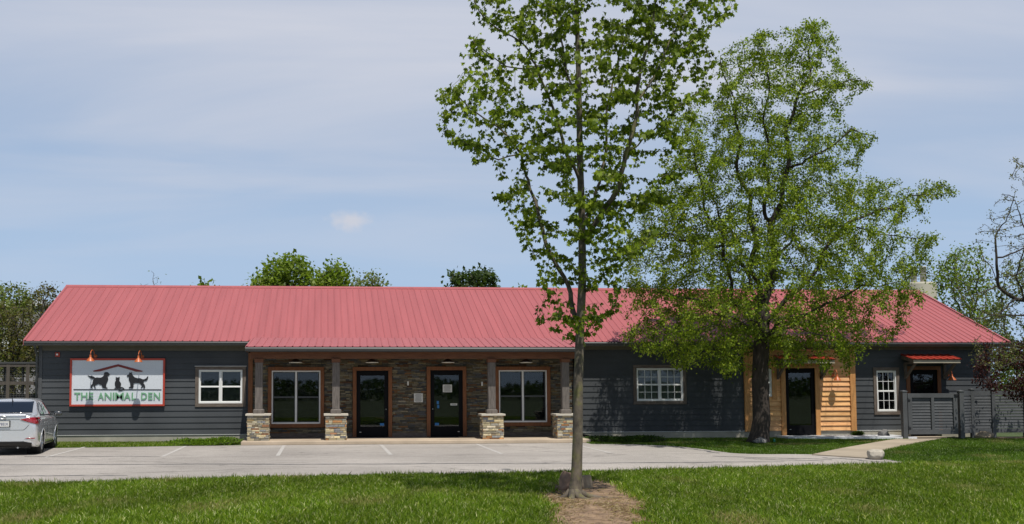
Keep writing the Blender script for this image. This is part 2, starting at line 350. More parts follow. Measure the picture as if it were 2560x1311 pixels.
# painted stall lines and sealed seams
def strip(name, p, q, wd, z, m, lab=None, cat=None, grp=None, wob=0, kind=None):
    mb = MB(); n = 1 if not wob else 60; P, Q = Vector(p), Vector(q); d = (Q-P); s = Vector((-d.y, d.x)).normalized(); vs = []
    ph = random.random()*9
    for i in range(n+1):
        t = i/n; c = P+d*t+s*(wob*(math.sin(t*9+ph)+.6*math.sin(t*23+2*ph)+.35*math.sin(t*71+ph))); ww = wd*(1 if not wob else (.6+.7*random.random()))
        vs += [(c.x-s.x*ww/2, c.y-s.y*ww/2, z), (c.x+s.x*ww/2, c.y+s.y*ww/2, z)]
    mb.add(vs, [(2*i, 2*i+1, 2*i+3, 2*i+2) for i in range(n)]); o = mb.build(name, m)
    o['kind'] = kind or 'structure'
    return o
x1, dxl = -4.042, 2.8985
for i in range(-1, 5):
    strip('parking_line', (x1+i*dxl, -2.2), (x1+i*dxl, -6.75), .10, .010, MT['line'])
for px, py in ((600, 1203), (1120, 1192), (1620, 1181)):
    a = at(px, py, Z=0); strip('parking_line', (a.x+.0, a.y+.9), (a.x-.05, a.y-.5), .1, .010, MT['line'])
strip('crack_seal', Gp(-60, 1163), Gp(1040, 1161), .13, .010, MT['crack'], wob=.05)
strip('crack_seal', Gp(1040, 1161), Gp(1960, 1156), .12, .010, MT['crack'], wob=.04)
strip('crack_seal', Gp(-60, 1192), Gp(320, 1190), .08, .010, MT['crack'], wob=.05)
strip('crack_seal', Gp(60, 1143), Gp(400, 1142), .08, .010, MT['crack'], wob=.05)
for a, b in (((1780, 1142), (2080, 1150)), ((1860, 1148), (2060, 1154)), ((2060, 1145), (2220, 1157)), ((2180, 1147), (2300, 1160)), ((1690, 1118), (1800, 1134))):
    strip('crack_seal', Gp(*a), Gp(*b), .10, .010, MT['crack'], wob=.06)

# ------------------------------------------------------------------ the clinic building
XL, XR, ZE, YR, ZR, ZB = -9.2539, 23.1374, 3.2079, 4.8315, 5.4073, .2467
YE = -.45; SL = (ZR-ZE)/(YR-YE)
WX0 = at(97, 1000, Y=0).x; WX1 = XR-.45
YB = 2*YR-0.0
house = thing('clinic_building', 'long low charcoal clinic with a faded red metal roof and a stone-faced porch', 'building', ((WX0+WX1)/2, 0, 0))
def WR(px0, py0, px1, py1, Y=0):
    a = at(px0, (py0+py1)/2, Y=Y); b = at(px1, (py0+py1)/2, Y=Y); m = (px0+px1)/2
    return a.x, b.x, at(m, py1, Y=Y).z, at(m, py0, Y=Y).z
W1 = WR(497, 925, 606, 1009)       # x0,x1,z0,z1 window openings
W2 = WR(1591, 921, 1707, 1003)
W3 = WR(2191, 927, 2240, 1029)
CEx = (at(1862, 990, Y=0).x, at(2136, 990, Y=0).x)
WC = WR(1893, 922, 1928, 992)
PWx = (at(622, 990, Y=0).x, at(1452, 990, Y=0).x)   # porch wall span
P1 = WR(679, 927, 801, 1060); P2 = WR(1247, 926, 1367, 1056)
D1 = WR(891, 927, 971, 1093); D2 = WR(1076, 926, 1157, 1093)
D3 = WR(1963, 921, 2037, 1086); D4 = WR(2286, 942, 2325, 1085)
D4 = (at(2275, 1000, Y=0).x, at(2344, 1000, Y=0).x, .1, at(2300, 925, Y=0).z)
ZT = ZE-.14
def lap(mb, x0, x1, z0, z1, holes, exp, out=.016, col=None, joints=True, seed=1):
    rg = random.Random(seed); n = int(round((z1-z0)/exp)); e = (z1-z0)/n
    for i in range(n):
        za, zb_ = z0+i*e, z0+(i+1)*e; segs = [(x0, x1)]
        # split vertically where a hole covers part of the course
        subs = sorted({za, zb_, *[h for q in holes for h in (q[2], q[3]) if za < h < zb_]})
        for k in range(len(subs)-1):
            a, b = subs[k], subs[k+1]; mid = (a+b)/2; segs = [(x0, x1)]
            for h in holes:
                if h[2] < mid < h[3]:
                    ns = []
                    for s, t in segs:
                        if h[1] <= s or h[0] >= t: ns.append((s, t)); continue
                        if h[0] > s: ns.append((s, h[0]))
                        if h[1] < t: ns.append((h[1], t))
                    segs = ns
            ya = -out*(1-(a-za)/e); yb = -out*(1-(b-za)/e)
            for s, t in segs:
                c = (1,)*3
                if col: q = col(rg); c = q
                vs = [(s, ya, a), (t, ya, a), (t, yb, b), (s, yb, b), (s, .012, a), (t, .012, a)]
                fs = [(0, 1, 2, 3)]
                if a == za: fs.append((4, 5, 1, 0))
                mb.add(vs, fs, c)
def holeof(r, m=.0): return (r[0]+m, r[1]-m, r[2]+m, r[3]-m)
sd = MB()
lap(sd, WX0, PWx[0], ZB, ZT, [holeof(W1)], .187, out=.021)
lap(sd, PWx[1], CEx[0], ZB, ZT, [holeof(W2)], .187, out=.021, seed=2)
lap(sd, CEx[1], WX1, ZB, ZT, [holeof(W3), D4], .187, out=.021, seed=3)
sd.split('siding', MT['siding'], house)
core = MB()    # dark box behind the openings, gable and rear walls
core.box(WX0+.02, WX1-.02, .22, YB-.1, .02, ZE-.05)
core.build('interior_wall', MT['dark'], house)
gw = MB()
for x, s in ((WX0, 1), (WX1, -1)):
    gw.add([(x, 0.01, 0.0), (x, YB, 0.0), (x, YB, ZE+SL*.4-.05), (x, YR, ZR-.09), (x, 0.01, ZE+SL*.4-.05), (x+s*.12, 0.01, 0), (x+s*.12, YB, 0), (x+s*.12, YB, ZE+.1), (x+s*.12, YR, ZR-.09), (x+s*.12, .01, ZE+.1)],
           [(0, 1, 2, 3, 4), (5, 6, 7, 8, 9), (0, 4, 9, 5), (1, 2, 7, 6)])
gw.box(WX0+.12, WX1-.12, YB-.08, YB, 0, ZE)
gw.split('gable_wall', MT['siding'], house)
fd = MB()
fd.box(WX0-.01, PX0+.1, .004, .2, -.1, ZB-.004); fd.box(PWx[1], D3[0]-.14, .004, .2, -.1, ZB-.004); fd.box(D3[1]+.14, D4[0], .004, .2, -.1, ZB-.004); fd.box(D4[1], WX1+.01, .004, .2, -.1, ZB-.004)
fd.box(WX0-.01, WX0+.1, .2, YB+.01, -.1, ZB-.004)
fd.split('foundation', MT['found'], house)
fl = MB(); fl.box(WX0, PX0+.1, -.022, .003, ZB-.012, ZB); fl.box(PWx[1], CEx[0], -.022, .003, ZB-.012, ZB); fl.box(CEx[1], D4[0], -.022, .003, ZB-.012, ZB); fl.split('flashing', MT['white'], house)
# corner boards and frieze
cb = MB(); cb.box(WX0-.025, WX0+.09, -.035, .14, ZB, ZT); cb.box(WX1-.09, WX1+.025, -.035, .14, ZB, ZT); cb.split('corner_board', MT['trimgrey'], house)
# roof: metal panels with ribs
def roofpanel(name, xa, xb, y0, z0, y1, z1, m, parent, pitch=.2286, rib=.022, th=.02, xa1=None, xb1=None):
    """panel from lower edge (y0,z0) to upper edge (y1,z1)"""
    xs = [xa]; prof = [0]; x = xa+.03
    while x < xb-.06:
        for dx_, h in ((0, 0), (.012, rib), (.032, rib), (.044, 0)): xs.append(x+dx_); prof.append(h)
        x += pitch
    xs.append(xb); prof.append(0); n = len(xs)
    d = Vector((0, y1-y0, z1-z0)).normalized(); nn = Vector((0, -d.z, d.y))
    if nn.z < 0: nn = -nn
    sc = lambda x, k: x if (k == 0 or xa1 is None) else xa1+(x-xa)*(xb1-xa1)/(xb-xa)
    vs = []
    for k, (yy, zz) in enumerate(((y0, z0), (y1, z1))):
        for xx, h in zip(xs, prof): vs.append((sc(xx, k), yy+nn.y*h, zz+nn.z*h))
    for k, (yy, zz) in enumerate(((y0, z0), (y1, z1))):
        for xx in (xa, xb): vs.append((sc(xx, k), yy-nn.y*th, zz-nn.z*th))
    fs = [(i, i+1, n+i+1, n+i) for i in range(n-1)]
    b = 2*n; fs += [(b, b+1, b+3, b+2), (0, b, b+2, n), (n-1, 2*n-1, b+3, b+1)]
    mb = MB(); mb.add(vs, fs); return mb.build(name, m, parent)
roofo = roofpanel('roof', XL, XR, YE-.03, ZE-.03*SL, YR, ZR, MT['roof'], house)
roofpanel('rear_roof', XL, XR, 2*YR-YE, ZE, YR, ZR-.003, MT['roof'], house)
rc = MB(); rc.add([(x, yy, zz) for x in (XL-.02, XR+.02) for yy, zz in ((YR-.17, ZR-.17*SL+.032), (YR-.02, ZR+.042), (YR+.02, ZR+.042), (YR+.17, ZR-.17*SL+.032), (YR+.17, ZR-.17*SL-.0), (YR-.17, ZR-.17*SL-.0))],
       [(0, 1, 7, 6), (1, 2, 8, 7), (2, 3, 9, 8), (3, 4, 10, 9), (5, 0, 6, 11), (0, 1, 2, 3, 4, 5), (6, 7, 8, 9, 10, 11)]); rc.build('ridge_cap', MT['roof'], roofo)
rk = MB()
for x in (XL, XR):
    s = -1 if x == XL else 1
    for ya, za, yb, zb_ in ((YE-.03, ZE-.01, YR, ZR+.0), (2*YR-YE, ZE-.01, YR, ZR)):
        rk.add([(x-.05*s, ya, za+.035), (x+.02*s, ya, za+.035), (x+.02*s, yb, zb_+.035), (x-.05*s, yb, zb_+.035), (x+.02*s, ya, za-.13), (x+.02*s, yb, zb_-.13), (x, ya, za-.13), (x, yb, zb_-.13), (x, ya, za), (x, yb, zb_)],
               [(0, 1, 2, 3), (1, 4, 5, 2), (4, 6, 7, 5), (6, 8, 9, 7), (0, 1, 4, 6, 8)])
rk.split('rake_trim', MT['roof'], roofo)
PEY = -1.85                                    # porch eave
pbx0, pbx1 = at(613, 866, Y=PEY).x, at(1455, 866, Y=PEY).x
ZP = at(1000, 867, Y=PEY).z
d = ray(900, 846)                              # where the porch roof leaves the main slope
tt = (ZE+SL*(EYE.y-YE)-EYE.z)/(d.z-SL*d.y); BY = EYE.y+d.y*tt; BZ = ZE+SL*(BY-YE)
# gutters
def gutter(name, xa, xb, y, z, parent):
    mb = MB(); prof = [(0, 0), (-.11, 0), (-.12, -.02), (-.115, -.05), (-.095, -.075), (-.085, -.105), (0, -.105)]
    mb.prism(prof, lambda a, b, dd: (xa+dd, y+a, z+b), xb-xa); return mb.build(name, MT['gutter'], parent)
gutter('gutter', XL, pbx0+.1, YE+.055, ZE-.035, house); gutter('gutter', pbx1-.1, XR+.02, YE+.055, ZE-.035, house)
so = MB()
for a, b in ((XL+.02, PWx[0]), (PWx[1], XR-.02)):
    so.box(a, b, YE+.05, .02, ZE-.155, ZE-.135); so.box(a, b, YE+.025, YE+.05, ZE-.17, ZE-.05)
so.box(WX0, PWx[0], -.03, .0, ZT-.16, ZT-.0); so.box(PWx[1], WX1, -.03, .0, ZT-.12, ZT)
so.split('soffit', MT['soffit'], house)
# downspouts
ds = MB(); dxp = WX0+.05
ds.tube([(dxp-.11, YE+0, ZE-.12), (dxp-.11, -.35, ZE-.2), (dxp-.11, -.1, ZE-.42), (dxp-.11, -.07, ZE-.5), (dxp-.11, -.07, .15)], .04, 8); ds.build('downspout', MT['trimgrey'], house, smooth=True)
ds = MB(); dq = at(1437, 960, Y=-.1).x
ds.tube([(dq, -.08, ZE-.5), (dq, -.08, .3), (dq+.02, -.16, .2), (dq+.35, -.5, .12)], .045, 8); ds.build('downspout', MT['black'], house, smooth=True)

# ---- windows
def window(r, parent, trim=.11, tmat='oldwood', bay=2, grid=0, back='dark', yo=0., sill=True, fw=.038, capstrip=False, name='window', pad=(0, 0, 0, 0), label=None, trimall=True):
    x0, x1_, z0, z1 = r
    wn = MB()                                   # vinyl frame with meeting rails
    f = fw; Y0, Y1 = yo-.03, yo+.07
    wn.box(x0, x0+f, Y0, Y1, z0, z1); wn.box(x1_-f, x1_, Y0, Y1, z0, z1); wn.box(x0+f, x1_-f, Y0, Y1, z1-f, z1); wn.box(x0+f, x1_-f, Y0-.012, Y1, z0, z0+f*1.25)
    bw = (x1_-x0-2*f)/bay
    for b in range(1, bay): c = x0+f+bw*b; wn.box(c-f*.75, c+f*.75, Y0+.002, Y1, z0+f*1.25, z1-f)
    fr = wn.build(name, MT['white'], parent, bevel=.004)
    if label: fr['label'] = label
    sash = MB(); zm = (z0+z1)/2
    for b in range(bay):
        a = x0+f+bw*b+(f*.75 if b else 0); c = x0+f+bw*(b+1)-(f*.75 if b < bay-1 else 0)
        s_ = .026
        for za, zb_, yy in ((z0+f*1.25, zm, 0.0), (zm, z1-f, .02)):
            ya, yb = yo-.012+yy, yo+.018+yy
            sash.box(a, a+s_, ya, yb, za, zb_); sash.box(c-s_, c, ya, yb, za, zb_); sash.box(a+s_, c-s_, ya, yb, za, za+s_); sash.box(a+s_, c-s_, ya, yb, zb_-s_, zb_)
            if grid:
                for k in range(1, 3): q = a+s_+(c-a-2*s_)*k/3; sash.box(q-.008, q+.008, ya+.006, yb-.008, za+s_, zb_-s_)
                q = (za+zb_)/2; sash.box(a+s_, c-s_, ya+.0055, yb-.0085, q-.008, q+.008)
    sash.build('sash', MT['white'] if back != 'darksash' else MT['trimgrey'], fr)
    pn = MB(); pn.box(x0+f, x1_-f, yo+.045, yo+.05, z0+f, z1-f); pn.build('pane', MT['glass'], fr)
    bk = MB(); bk.box(x0-.02, x1_+.02, yo+.12, yo+.13, z0-.02, z1+.02); bk.build('shade', MT[{'darksash': 'dark'}.get(back, back)], fr)
    rv = MB(); t = .025
    rv.box(x0-t, x0, yo, yo+.12, z0-t, z1+t); rv.box(x1_, x1_+t, yo, yo+.12, z0-t, z1+t); rv.split('reveal', MT['dark'], fr)
    if trimall:
        tr = MB(); T = trim; o = yo
        tr.box(x0-T, x0, o-.045, o+.02, z0, z1); tr.box(x1_, x1_+T, o-.045, o+.02, z0, z1)
        tr.split('side_casing', MT[tmat], fr, bevel=.004)
        th = MB(); hm = MT['oldwoodh'] if tmat == 'oldwood' else MT[tmat]
        th.box(x0-T, x1_+T, o-.048, o+.02, z1, z1+T); th.box(x0-T, x1_+T, o-.048, o+.02, z0-T, z0)
        th.split('head_casing', hm, fr, bevel=.004)
    if capstrip:
        c = MB(); c.box(x0-trim-.02, x1_+trim+.02, yo-.07, yo, z1+trim+.001, z1+trim+.013); c.build('drip_cap', MT['white'], fr)
    return fr
window(W1, house, capstrip=True, back='curtain')
window(W2, house, grid=1, back='blind', label='white twin sash window with glazing bars and closed pale blinds')
window(W3, house, bay=1, grid=1, back='dark', label='narrow white sash window with small panes beside the fence gate')

# ---- porch
random.seed(3)
STC = [(.32, .27, .17), (.38, .31, .18), (.26, .23, .17), (.20, .195, .175), (.42, .36, .23), (.36, .18, .07), (.24, .12, .06), (.15, .15, .15), (.46, .39, .23), (.24, .19, .12), (.30, .28, .23), (.34, .24, .11), (.19, .20, .20), (.35, .30, .20), (.28, .25, .17), (.44, .38, .27)]
def stonecourse(mb, x0, x1_, z0, z1, fn, holes=(), rh=(.035, .06), lw=(.10, .34), dep=(.02, .045), gap=.0, bright=1, seed=0):
    rg = random.Random(seed); z = z0
    while z < z1-.01:
        h = min(rg.uniform(*rh), z1-z);
        if z1-z-h < .02: h = z1-z
        x = x0-rg.random()*.05
        while x < x1_:
            l = rg.uniform(*lw); a, b = max(x, x0), min(x+l, x1_); x += l
            if b-a < .02: continue
            segs = [(a, b)]; mid = z+h/2
            for q in holes:
                if q[2] < mid < q[3]:
                    ns = []
                    for s, t in segs:
                        if q[1] <= s or q[0] >= t: ns.append((s, t)); continue
                        if q[0] > s: ns.append((s, q[0]))
                        if q[1] < t: ns.append((q[1], t))
                    segs = ns
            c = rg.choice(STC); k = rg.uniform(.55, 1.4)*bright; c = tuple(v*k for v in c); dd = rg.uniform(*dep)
            for s, t in segs:
                if t-s < .015: continue
                g_ = .0022
                P = [fn(s+g_, z+g_, 0), fn(t-g_, z+g_, 0), fn(t-g_, z+h-g_, 0), fn(s+g_, z+h-g_, 0)]
                j = lambda: rg.uniform(-.004, .004)
                Q = [fn(s+g_+.003, z+g_+.003, dd+j()), fn(t-g_-.003, z+g_+.003, dd+j()), fn(t-g_-.003, z+h-g_-.003, dd+j()), fn(s+g_+.003, z+h-g_-.003, dd+j())]
                mb.add(P+Q, [(4, 5, 6, 7), (0, 1, 5, 4), (1, 2, 6, 5), (2, 3, 7, 6), (3, 0, 4, 7)], c)
        z += h
FZ = .128                                      # porch floor
sl = MB(); sl.box(PX0, PX1, -2.05, 0.06, 0.001, FZ-.012); slb = sl.build('porch_slab', MT['slab'], house, bevel=.02)
pwz = ZP+.05
frm = .12
hs = [(P1[0]-frm, P1[1]+frm, P1[2]-frm, P1[3]+frm), (P2[0]-frm, P2[1]+frm, P2[2]-frm, P2[3]+frm), (D1[0]-frm, D1[1]+frm, 0, D1[3]+frm), (D2[0]-frm, D2[1]+frm, 0, D2[3]+frm)]
SY = .06
st = MB(); stonecourse(st, PWx[0]+.12, PWx[1]-.02, FZ+.13, pwz, lambda a, b, dd: (a, SY-dd, b), hs, seed=5, bright=.55)  # stones darkened: the porch shade is put into their colour
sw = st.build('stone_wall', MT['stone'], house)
bkk = MB()
def wallbox(mb, x0, x1_, z0, z1, holes, y0, y1):
    xs = sorted({x0, x1_, *[h for q in holes for h in q[:2]]})
    for a, b in zip(xs[:-1], xs[1:]):
        zz = sorted([(q[2], q[3]) for q in holes if q[0] <= (a+b)/2 <= q[1]]); cur = z0
        for p, q in zz:
            if p > cur: mb.box(a, b, y0, y1, cur, p)
            cur = max(cur, q)
        if cur < z1: mb.box(a, b, y0, y1, cur, z1)
wallbox(bkk, PWx[0], PWx[1], 0, pwz+.1, [(P1[0], P1[1], P1[2], P1[3]), (P2[0], P2[1], P2[2], P2[3]), (D1[0], D1[1], 0, D1[3]), (D2[0], D2[1], 0, D2[3])], SY+.001, .2)
bkk.build('mortar_bed', MT['mortar'], house)
bb = MB()                                      # wood base board between the doors
for a, b in ((PWx[0]+.12, D1[0]-frm), (D1[1]+frm, D2[0]-frm), (D2[1]+frm, PWx[1])): bb.box(a, b, SY-.05, SY, FZ, FZ+.13)
bb.split('base_board', MT['oldwoodh'], house)
for r, lb in ((P1, None), (P2, None)): window(r, house, trim=frm, tmat='cedartrim', yo=SY-.05, back='darksash')
# window seat boards under the porch windows
# side trim post where siding meets porch
tb = MB(); tb.box(PWx[0]-.02, PWx[0]+.12, -.06, .05, ZB-.1, pwz); tb.box(PWx[1]-.10, PWx[1]+.02, -.06, .05, ZB-.1, pwz); tb.split('end_post', MT['cedartrim'], house)
# porch roof
pr = roofpanel('porch_roof', pbx0, pbx1, PEY-.03, ZP-.006, BY, BZ+.012, MT['roof'], house, xa1=pbx0+.1, xb1=pbx1-.05)
ce = MB(); ce.add([(pbx0+.05, PEY+.03, ZP-.07), (pbx1-.05, PEY+.03, ZP-.07), (pbx1-.05, -.0, ZP+.02), (pbx0+.05, 0, ZP+.02), (pbx0+.05, PEY+.03, ZP-.05), (pbx1-.05, PEY+.03, ZP-.05), (pbx1-.05, 0, ZP+.04), (pbx0+.05, 0, ZP+.04)],
       [(0, 1, 2, 3), (4, 5, 6, 7), (0, 1, 5, 4), (2, 3, 7, 6)])
for x in (pbx0+.03, pbx1-.06): ce.add([(x+e, y, z) for e in (0, .03) for y, z in ((PEY+.03, ZP-.16), (-.02, ZP-.16), (-.02, BZ-.05), (BY, BZ-.03), (PEY+.03, ZP-.02))], [(0, 1, 2, 3, 4), (5, 6, 7, 8, 9), (0, 1, 6, 5), (0, 4, 9, 5), (3, 4, 9, 8)])
ce.split('porch_ceiling', MT['beam'], house)
gutter('gutter', pbx0-.0, pbx1, PEY+.055, ZP-.035, house)
fb = MB(); fb.box(pbx0+.02, pbx1-.02, PEY+.056, PEY+.09, ZP-.16, ZP-.03); fb.build('fascia', MT['gutter'], house)
bm_ = MB(); bz1 = at(1000, 881, Y=-1.3).z; bz0 = at(1000, 897, Y=-1.3).z
bm_.box(pbx0+.12, pbx1-.12, -1.36, -1.2, bz0, bz1+.12); bm_.build('beam', MT['beam'], house, bevel=.006)
pxs = [(617, 673), (813, 867), (1207, 1260), (1393, 1447)]
PYF = -1.62
for i, (a, b) in enumerate(pxs):
    x0_, x1_ = at(a, 1070, Y=PYF).x, at(b, 1070, Y=PYF).x; pw_ = x1_-x0_; xc = (x0_+x1_)/2; yc = PYF+pw_/2
    zc_ = at(xc and (a+b)/2, 1040, Y=PYF).z
    pier = MB(); z0_ = FZ-.012
    hw = pw_/2-.03
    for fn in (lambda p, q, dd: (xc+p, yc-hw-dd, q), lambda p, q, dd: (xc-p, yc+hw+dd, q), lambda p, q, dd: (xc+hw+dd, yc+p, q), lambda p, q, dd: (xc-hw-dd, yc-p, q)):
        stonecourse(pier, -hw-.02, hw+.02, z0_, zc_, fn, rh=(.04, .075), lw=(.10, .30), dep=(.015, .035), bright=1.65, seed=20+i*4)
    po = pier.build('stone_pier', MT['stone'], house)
    q = MB(); q.box(xc-hw, xc+hw, yc-hw, yc+hw, z0_, zc_); q.build('mortar_core', MT['mortar'], po)
    q = MB(); q.box(xc-pw_/2-.045, xc+pw_/2+.045, yc-pw_/2-.045, yc+pw_/2+.045, zc_, zc_+.06); q.build('cap_stone', MT['cap'], po, bevel=.008)
    q = MB(); bs = .165; q.box(xc-bs, xc+bs, yc-bs, yc+bs, zc_+.061, zc_+.17); q.add([(xc+i_*(bs+.0)*k, yc+j_*(bs+.0)*k, zc_+h) for h, k in ((.1705, 1.0), (.20, .75)) for i_, j_ in ((-1, -1), (1, -1), (1, 1), (-1, 1))], [(0, 1, 5, 4), (1, 2, 6, 5), (2, 3, 7, 6), (3, 0, 4, 7), (4, 5, 6, 7)])
    q.build('post_base', MT['greywood'], po)
    pp = MB(); pp.box(xc-.115, xc+.115, yc-.115, yc+.115, zc_+.2005, bz0-.12); po2 = pp.build('porch_post', MT['greywood'], house, bevel=.008)
    q = MB(); q.box(xc-.135, xc+.135, yc-.135, yc+.135, bz0-.12, bz0-.001); q.build('post_collar', MT['beam'], po2, bevel=.006)

def door(r, parent, ft, yo=SY-.05, tmat='cedartrim', stile=.13, trims=True, zf=FZ, glass=(.12, .25, .33)):
    x0, x1_, z0, z1 = r; z0 = zf
    d_ = MB(); s, bt, tp = stile, glass[2], glass[1]*0+.16
    d_.box(x0+.03, x0+s, yo, yo+.05, z0+.02, z1-.03); d_.box(x1_-s, x1_-.03, yo, yo+.05, z0+.02, z1-.03)
    d_.box(x0+s, x1_-s, yo, yo+.05, z0+.02, z0+bt); d_.box(x0+s, x1_-s, yo, yo+.05, z1-tp, z1-.03)
    do = d_.build('door', MT['black'], parent, bevel=.004)
    j = MB(); j.box(x0, x0+.029, yo-.02, yo+.1, z0, z1); j.box(x1_-.029, x1_, yo-.02, yo+.1, z0, z1); j.box(x0+.029, x1_-.029, yo-.02, yo+.1, z1-.029, z1); j.build('frame', MT['black'], do)
    p = MB(); p.box(x0+s, x1_-s, yo+.02, yo+.026, z0+bt, z1-tp); p.build('pane', MT['glass'], do)
    b = MB(); b.box(x0-.02, x1_+.02, yo+.12, yo+.13, z0, z1); b.build('door_backing', MT['dark'], do)
    if trims:
        t = MB(); T = .12; t.box(x0-T, x0, yo-.045, yo+.06, z0, z1); t.box(x1_, x1_+T, yo-.045, yo+.06, z0, z1); t.box(x0-T, x1_+T, yo-.048, yo+.06, z1, z1+T)
        t.split('casing', MT[tmat], do, bevel=.004)
    return do
dA = door(D1, house, 1); dB = door(D2, house, 1)
for do, r, sx in ((dA, D1, 1), (dB, D2, -1)):
    x0, x1_ = r[0], r[1]; kx = (x1_-.075) if sx > 0 else (x0+.075); yo = SY-.05
    q = MB(); q.lathe([(0, -.03), (.012, -.03), (.014, -.02), (.012, 0)], (kx, yo, 1.02), 'y', 10); q.build('lock', MT['steel'], do)
    q = MB(); bx_ = x1_-.27 if sx > 0 else x0+.15
    q.box(bx_, bx_+.13, yo+.014, yo+.019, FZ+.36, FZ+.44); q.build('sticker', MT['blue'], do)
    q = MB(); bx_ = (x0+.1) if sx > 0 else (x1_-.17)
    q.box(bx_, bx_+.06, yo-.006, yo, FZ+.15, FZ+.162); q.build('kick_plate', MT['steel'], do)
def papr(px0, py0, px1, py1, Y, name, m, parent, lines=0, seed=1):
    x0, x1_, z0, z1 = WR(px0, py0, px1, py1, Y); q = MB(); q.box(x0, x1_, Y-.004, Y, z0, z1); o = q.build(name, m, parent)
    if lines:
        rg = random.Random(seed); q = MB(); h = (z1-z0)/(lines+1)
        for i in range(lines):
            z = z1-h*(i+1); ww = (x1_-x0)*rg.uniform(.6, .82)/2; xc = (x0+x1_)/2; q.box(xc-ww, xc+ww, Y-.007, Y-.0041, z-h*.2, z+h*.2)
        q.build('lettering', MT['ink'], o)
    return o
YD = SY-.05+.019
o = papr(1107, 962, 1130, 981, YD, 'paper_notice', MT['paper'], None, 6); tag(o, 'white paper notice taped inside the glass of the right porch door', 'notice')
o = papr(1126, 1009, 1143, 1014, YD, 'hours_sticker', MT['paper'], None, 1); tag(o, 'small white strip sticker on the right porch door glass', 'sticker')
for px, py in ((1094, 1007), (1095, 1017)):
    o = papr(px-2, py-4, px+3, py+4, YD, 'decal', MT['blue'], dB)
o = papr(1035, 984, 1057, 1006, SY-.05, 'wall_plaque', MT['paper'], None, 9); tag(o, 'square cream plaque with rows of lettering on the stone wall between the two doors', 'plaque')
for px, py in ((1020, 959), (1205, 960)):
    o = papr(px-2, py-5, px+2, py+5, SY-.05, 'doorbell_plate', MT['paper'], house)
dm = MB(); a, b = at(1070, 1097, Y=-.4).x, at(1146, 1097, Y=-.4).x; dm.box(a, b, -.72, -.12, FZ-.011, FZ+.004); tag(dm.build('doormat', MT['mat'], None, bevel=.004), 'black rubber doormat in front of the right porch door', 'doormat')
# ceiling lamps of the porch
for px in (739, 930, 1120, 1315):
    c = at(px, 905, Y=-.55); t = thing('porch_lamp', '', 'lamp', (c.x, -.55, c.z), 'barn lamps under the porch ceiling')
    t['label'] = {739: 'dark barn lamp above the left porch window', 930: 'dark barn lamp above the left porch door', 1120: 'dark barn lamp above the right porch door', 1315: 'dark barn lamp above the right porch window'}[px]
    q = MB(); q.lathe([(.03, .16), (.04, .10), (.09, .07), (.20, .0), (.205, -.012)], (c.x, -.55, c.z), 'z', 24); q.build('lamp_shade', MT['lampb'], t, smooth=True)
    q = MB(); q.lathe([(.206, -.012), (.206, -.034), (.195, -.034), (.19, -.006), (.12, .03), (.0, .05)], (c.x, -.55, c.z), 'z', 24); q.build('shade_lining', MT['lampw'], t, smooth=True)
    q = MB(); q.tube([(c.x, -.55, c.z+.155), (c.x, -.55, ZP-.02)], .012, 6); q.build('stem', MT['lampb'], t)

# ---- cedar clad entrance
cx0, cx1 = CEx
cd_ = MB(); rgc = lambda rg: (lambda k: (k, k*rg.uniform(.93, 1.03), k*rg.uniform(.85, 1.05)))(rg.uniform(.82, 1.12))
CY0 = 0
lap(cd_, cx0, cx1, ZB, ZT, [(WC[0], WC[1], WC[2], WC[3]), (D3[0], D3[1], 0, D3[3])], .165, out=.046, col=rgc, seed=11)
cd_.split('cedar_cladding', MT['cedar'], house)
cp = MB(); cpz = ZB-.02
cp.box(cx0-.03, cx0+.15, -.075, .0, cpz, ZT); cp.box(cx1-.17, cx1+.02, -.075, .0, cpz, ZT)
cp.box(D3[0]-.155, D3[0], -.07, .02, .09, ZT-.35); cp.box(D3[1], D3[1]+.155, -.07, .02, .09, ZT-.35); cp.box(D3[0]-.155, D3[1]+.155, -.074, .02, D3[3], D3[3]+.18)
cp.box(WC[0]-.1, WC[0], -.06, 0, WC[2]-.1, WC[3]+.1); cp.box(WC[1], WC[1]+.17, -.06, 0, WC[2]-.1, WC[3]+.1)
cp.split('cedar_post', MT['cedarpost'], house, bevel=.004, tol=-.001)
window(WC, house, bay=1, back='curtain', trimall=False, yo=-.01)
dC = door((D3[0], D3[1], .1, D3[3]), house, 1, yo=-.01, trims=False, zf=.095)
q = MB(); q.box(D3[0]+.12, D3[0]+.18, -.02, -.012, .28, .292); q.build('kick_plate', MT['steel'], dC)
dD = door((D4[0], D4[1], .1, D4[3]), house, 1, yo=-.005, tmat='cedartrim', trims=True, zf=.1)

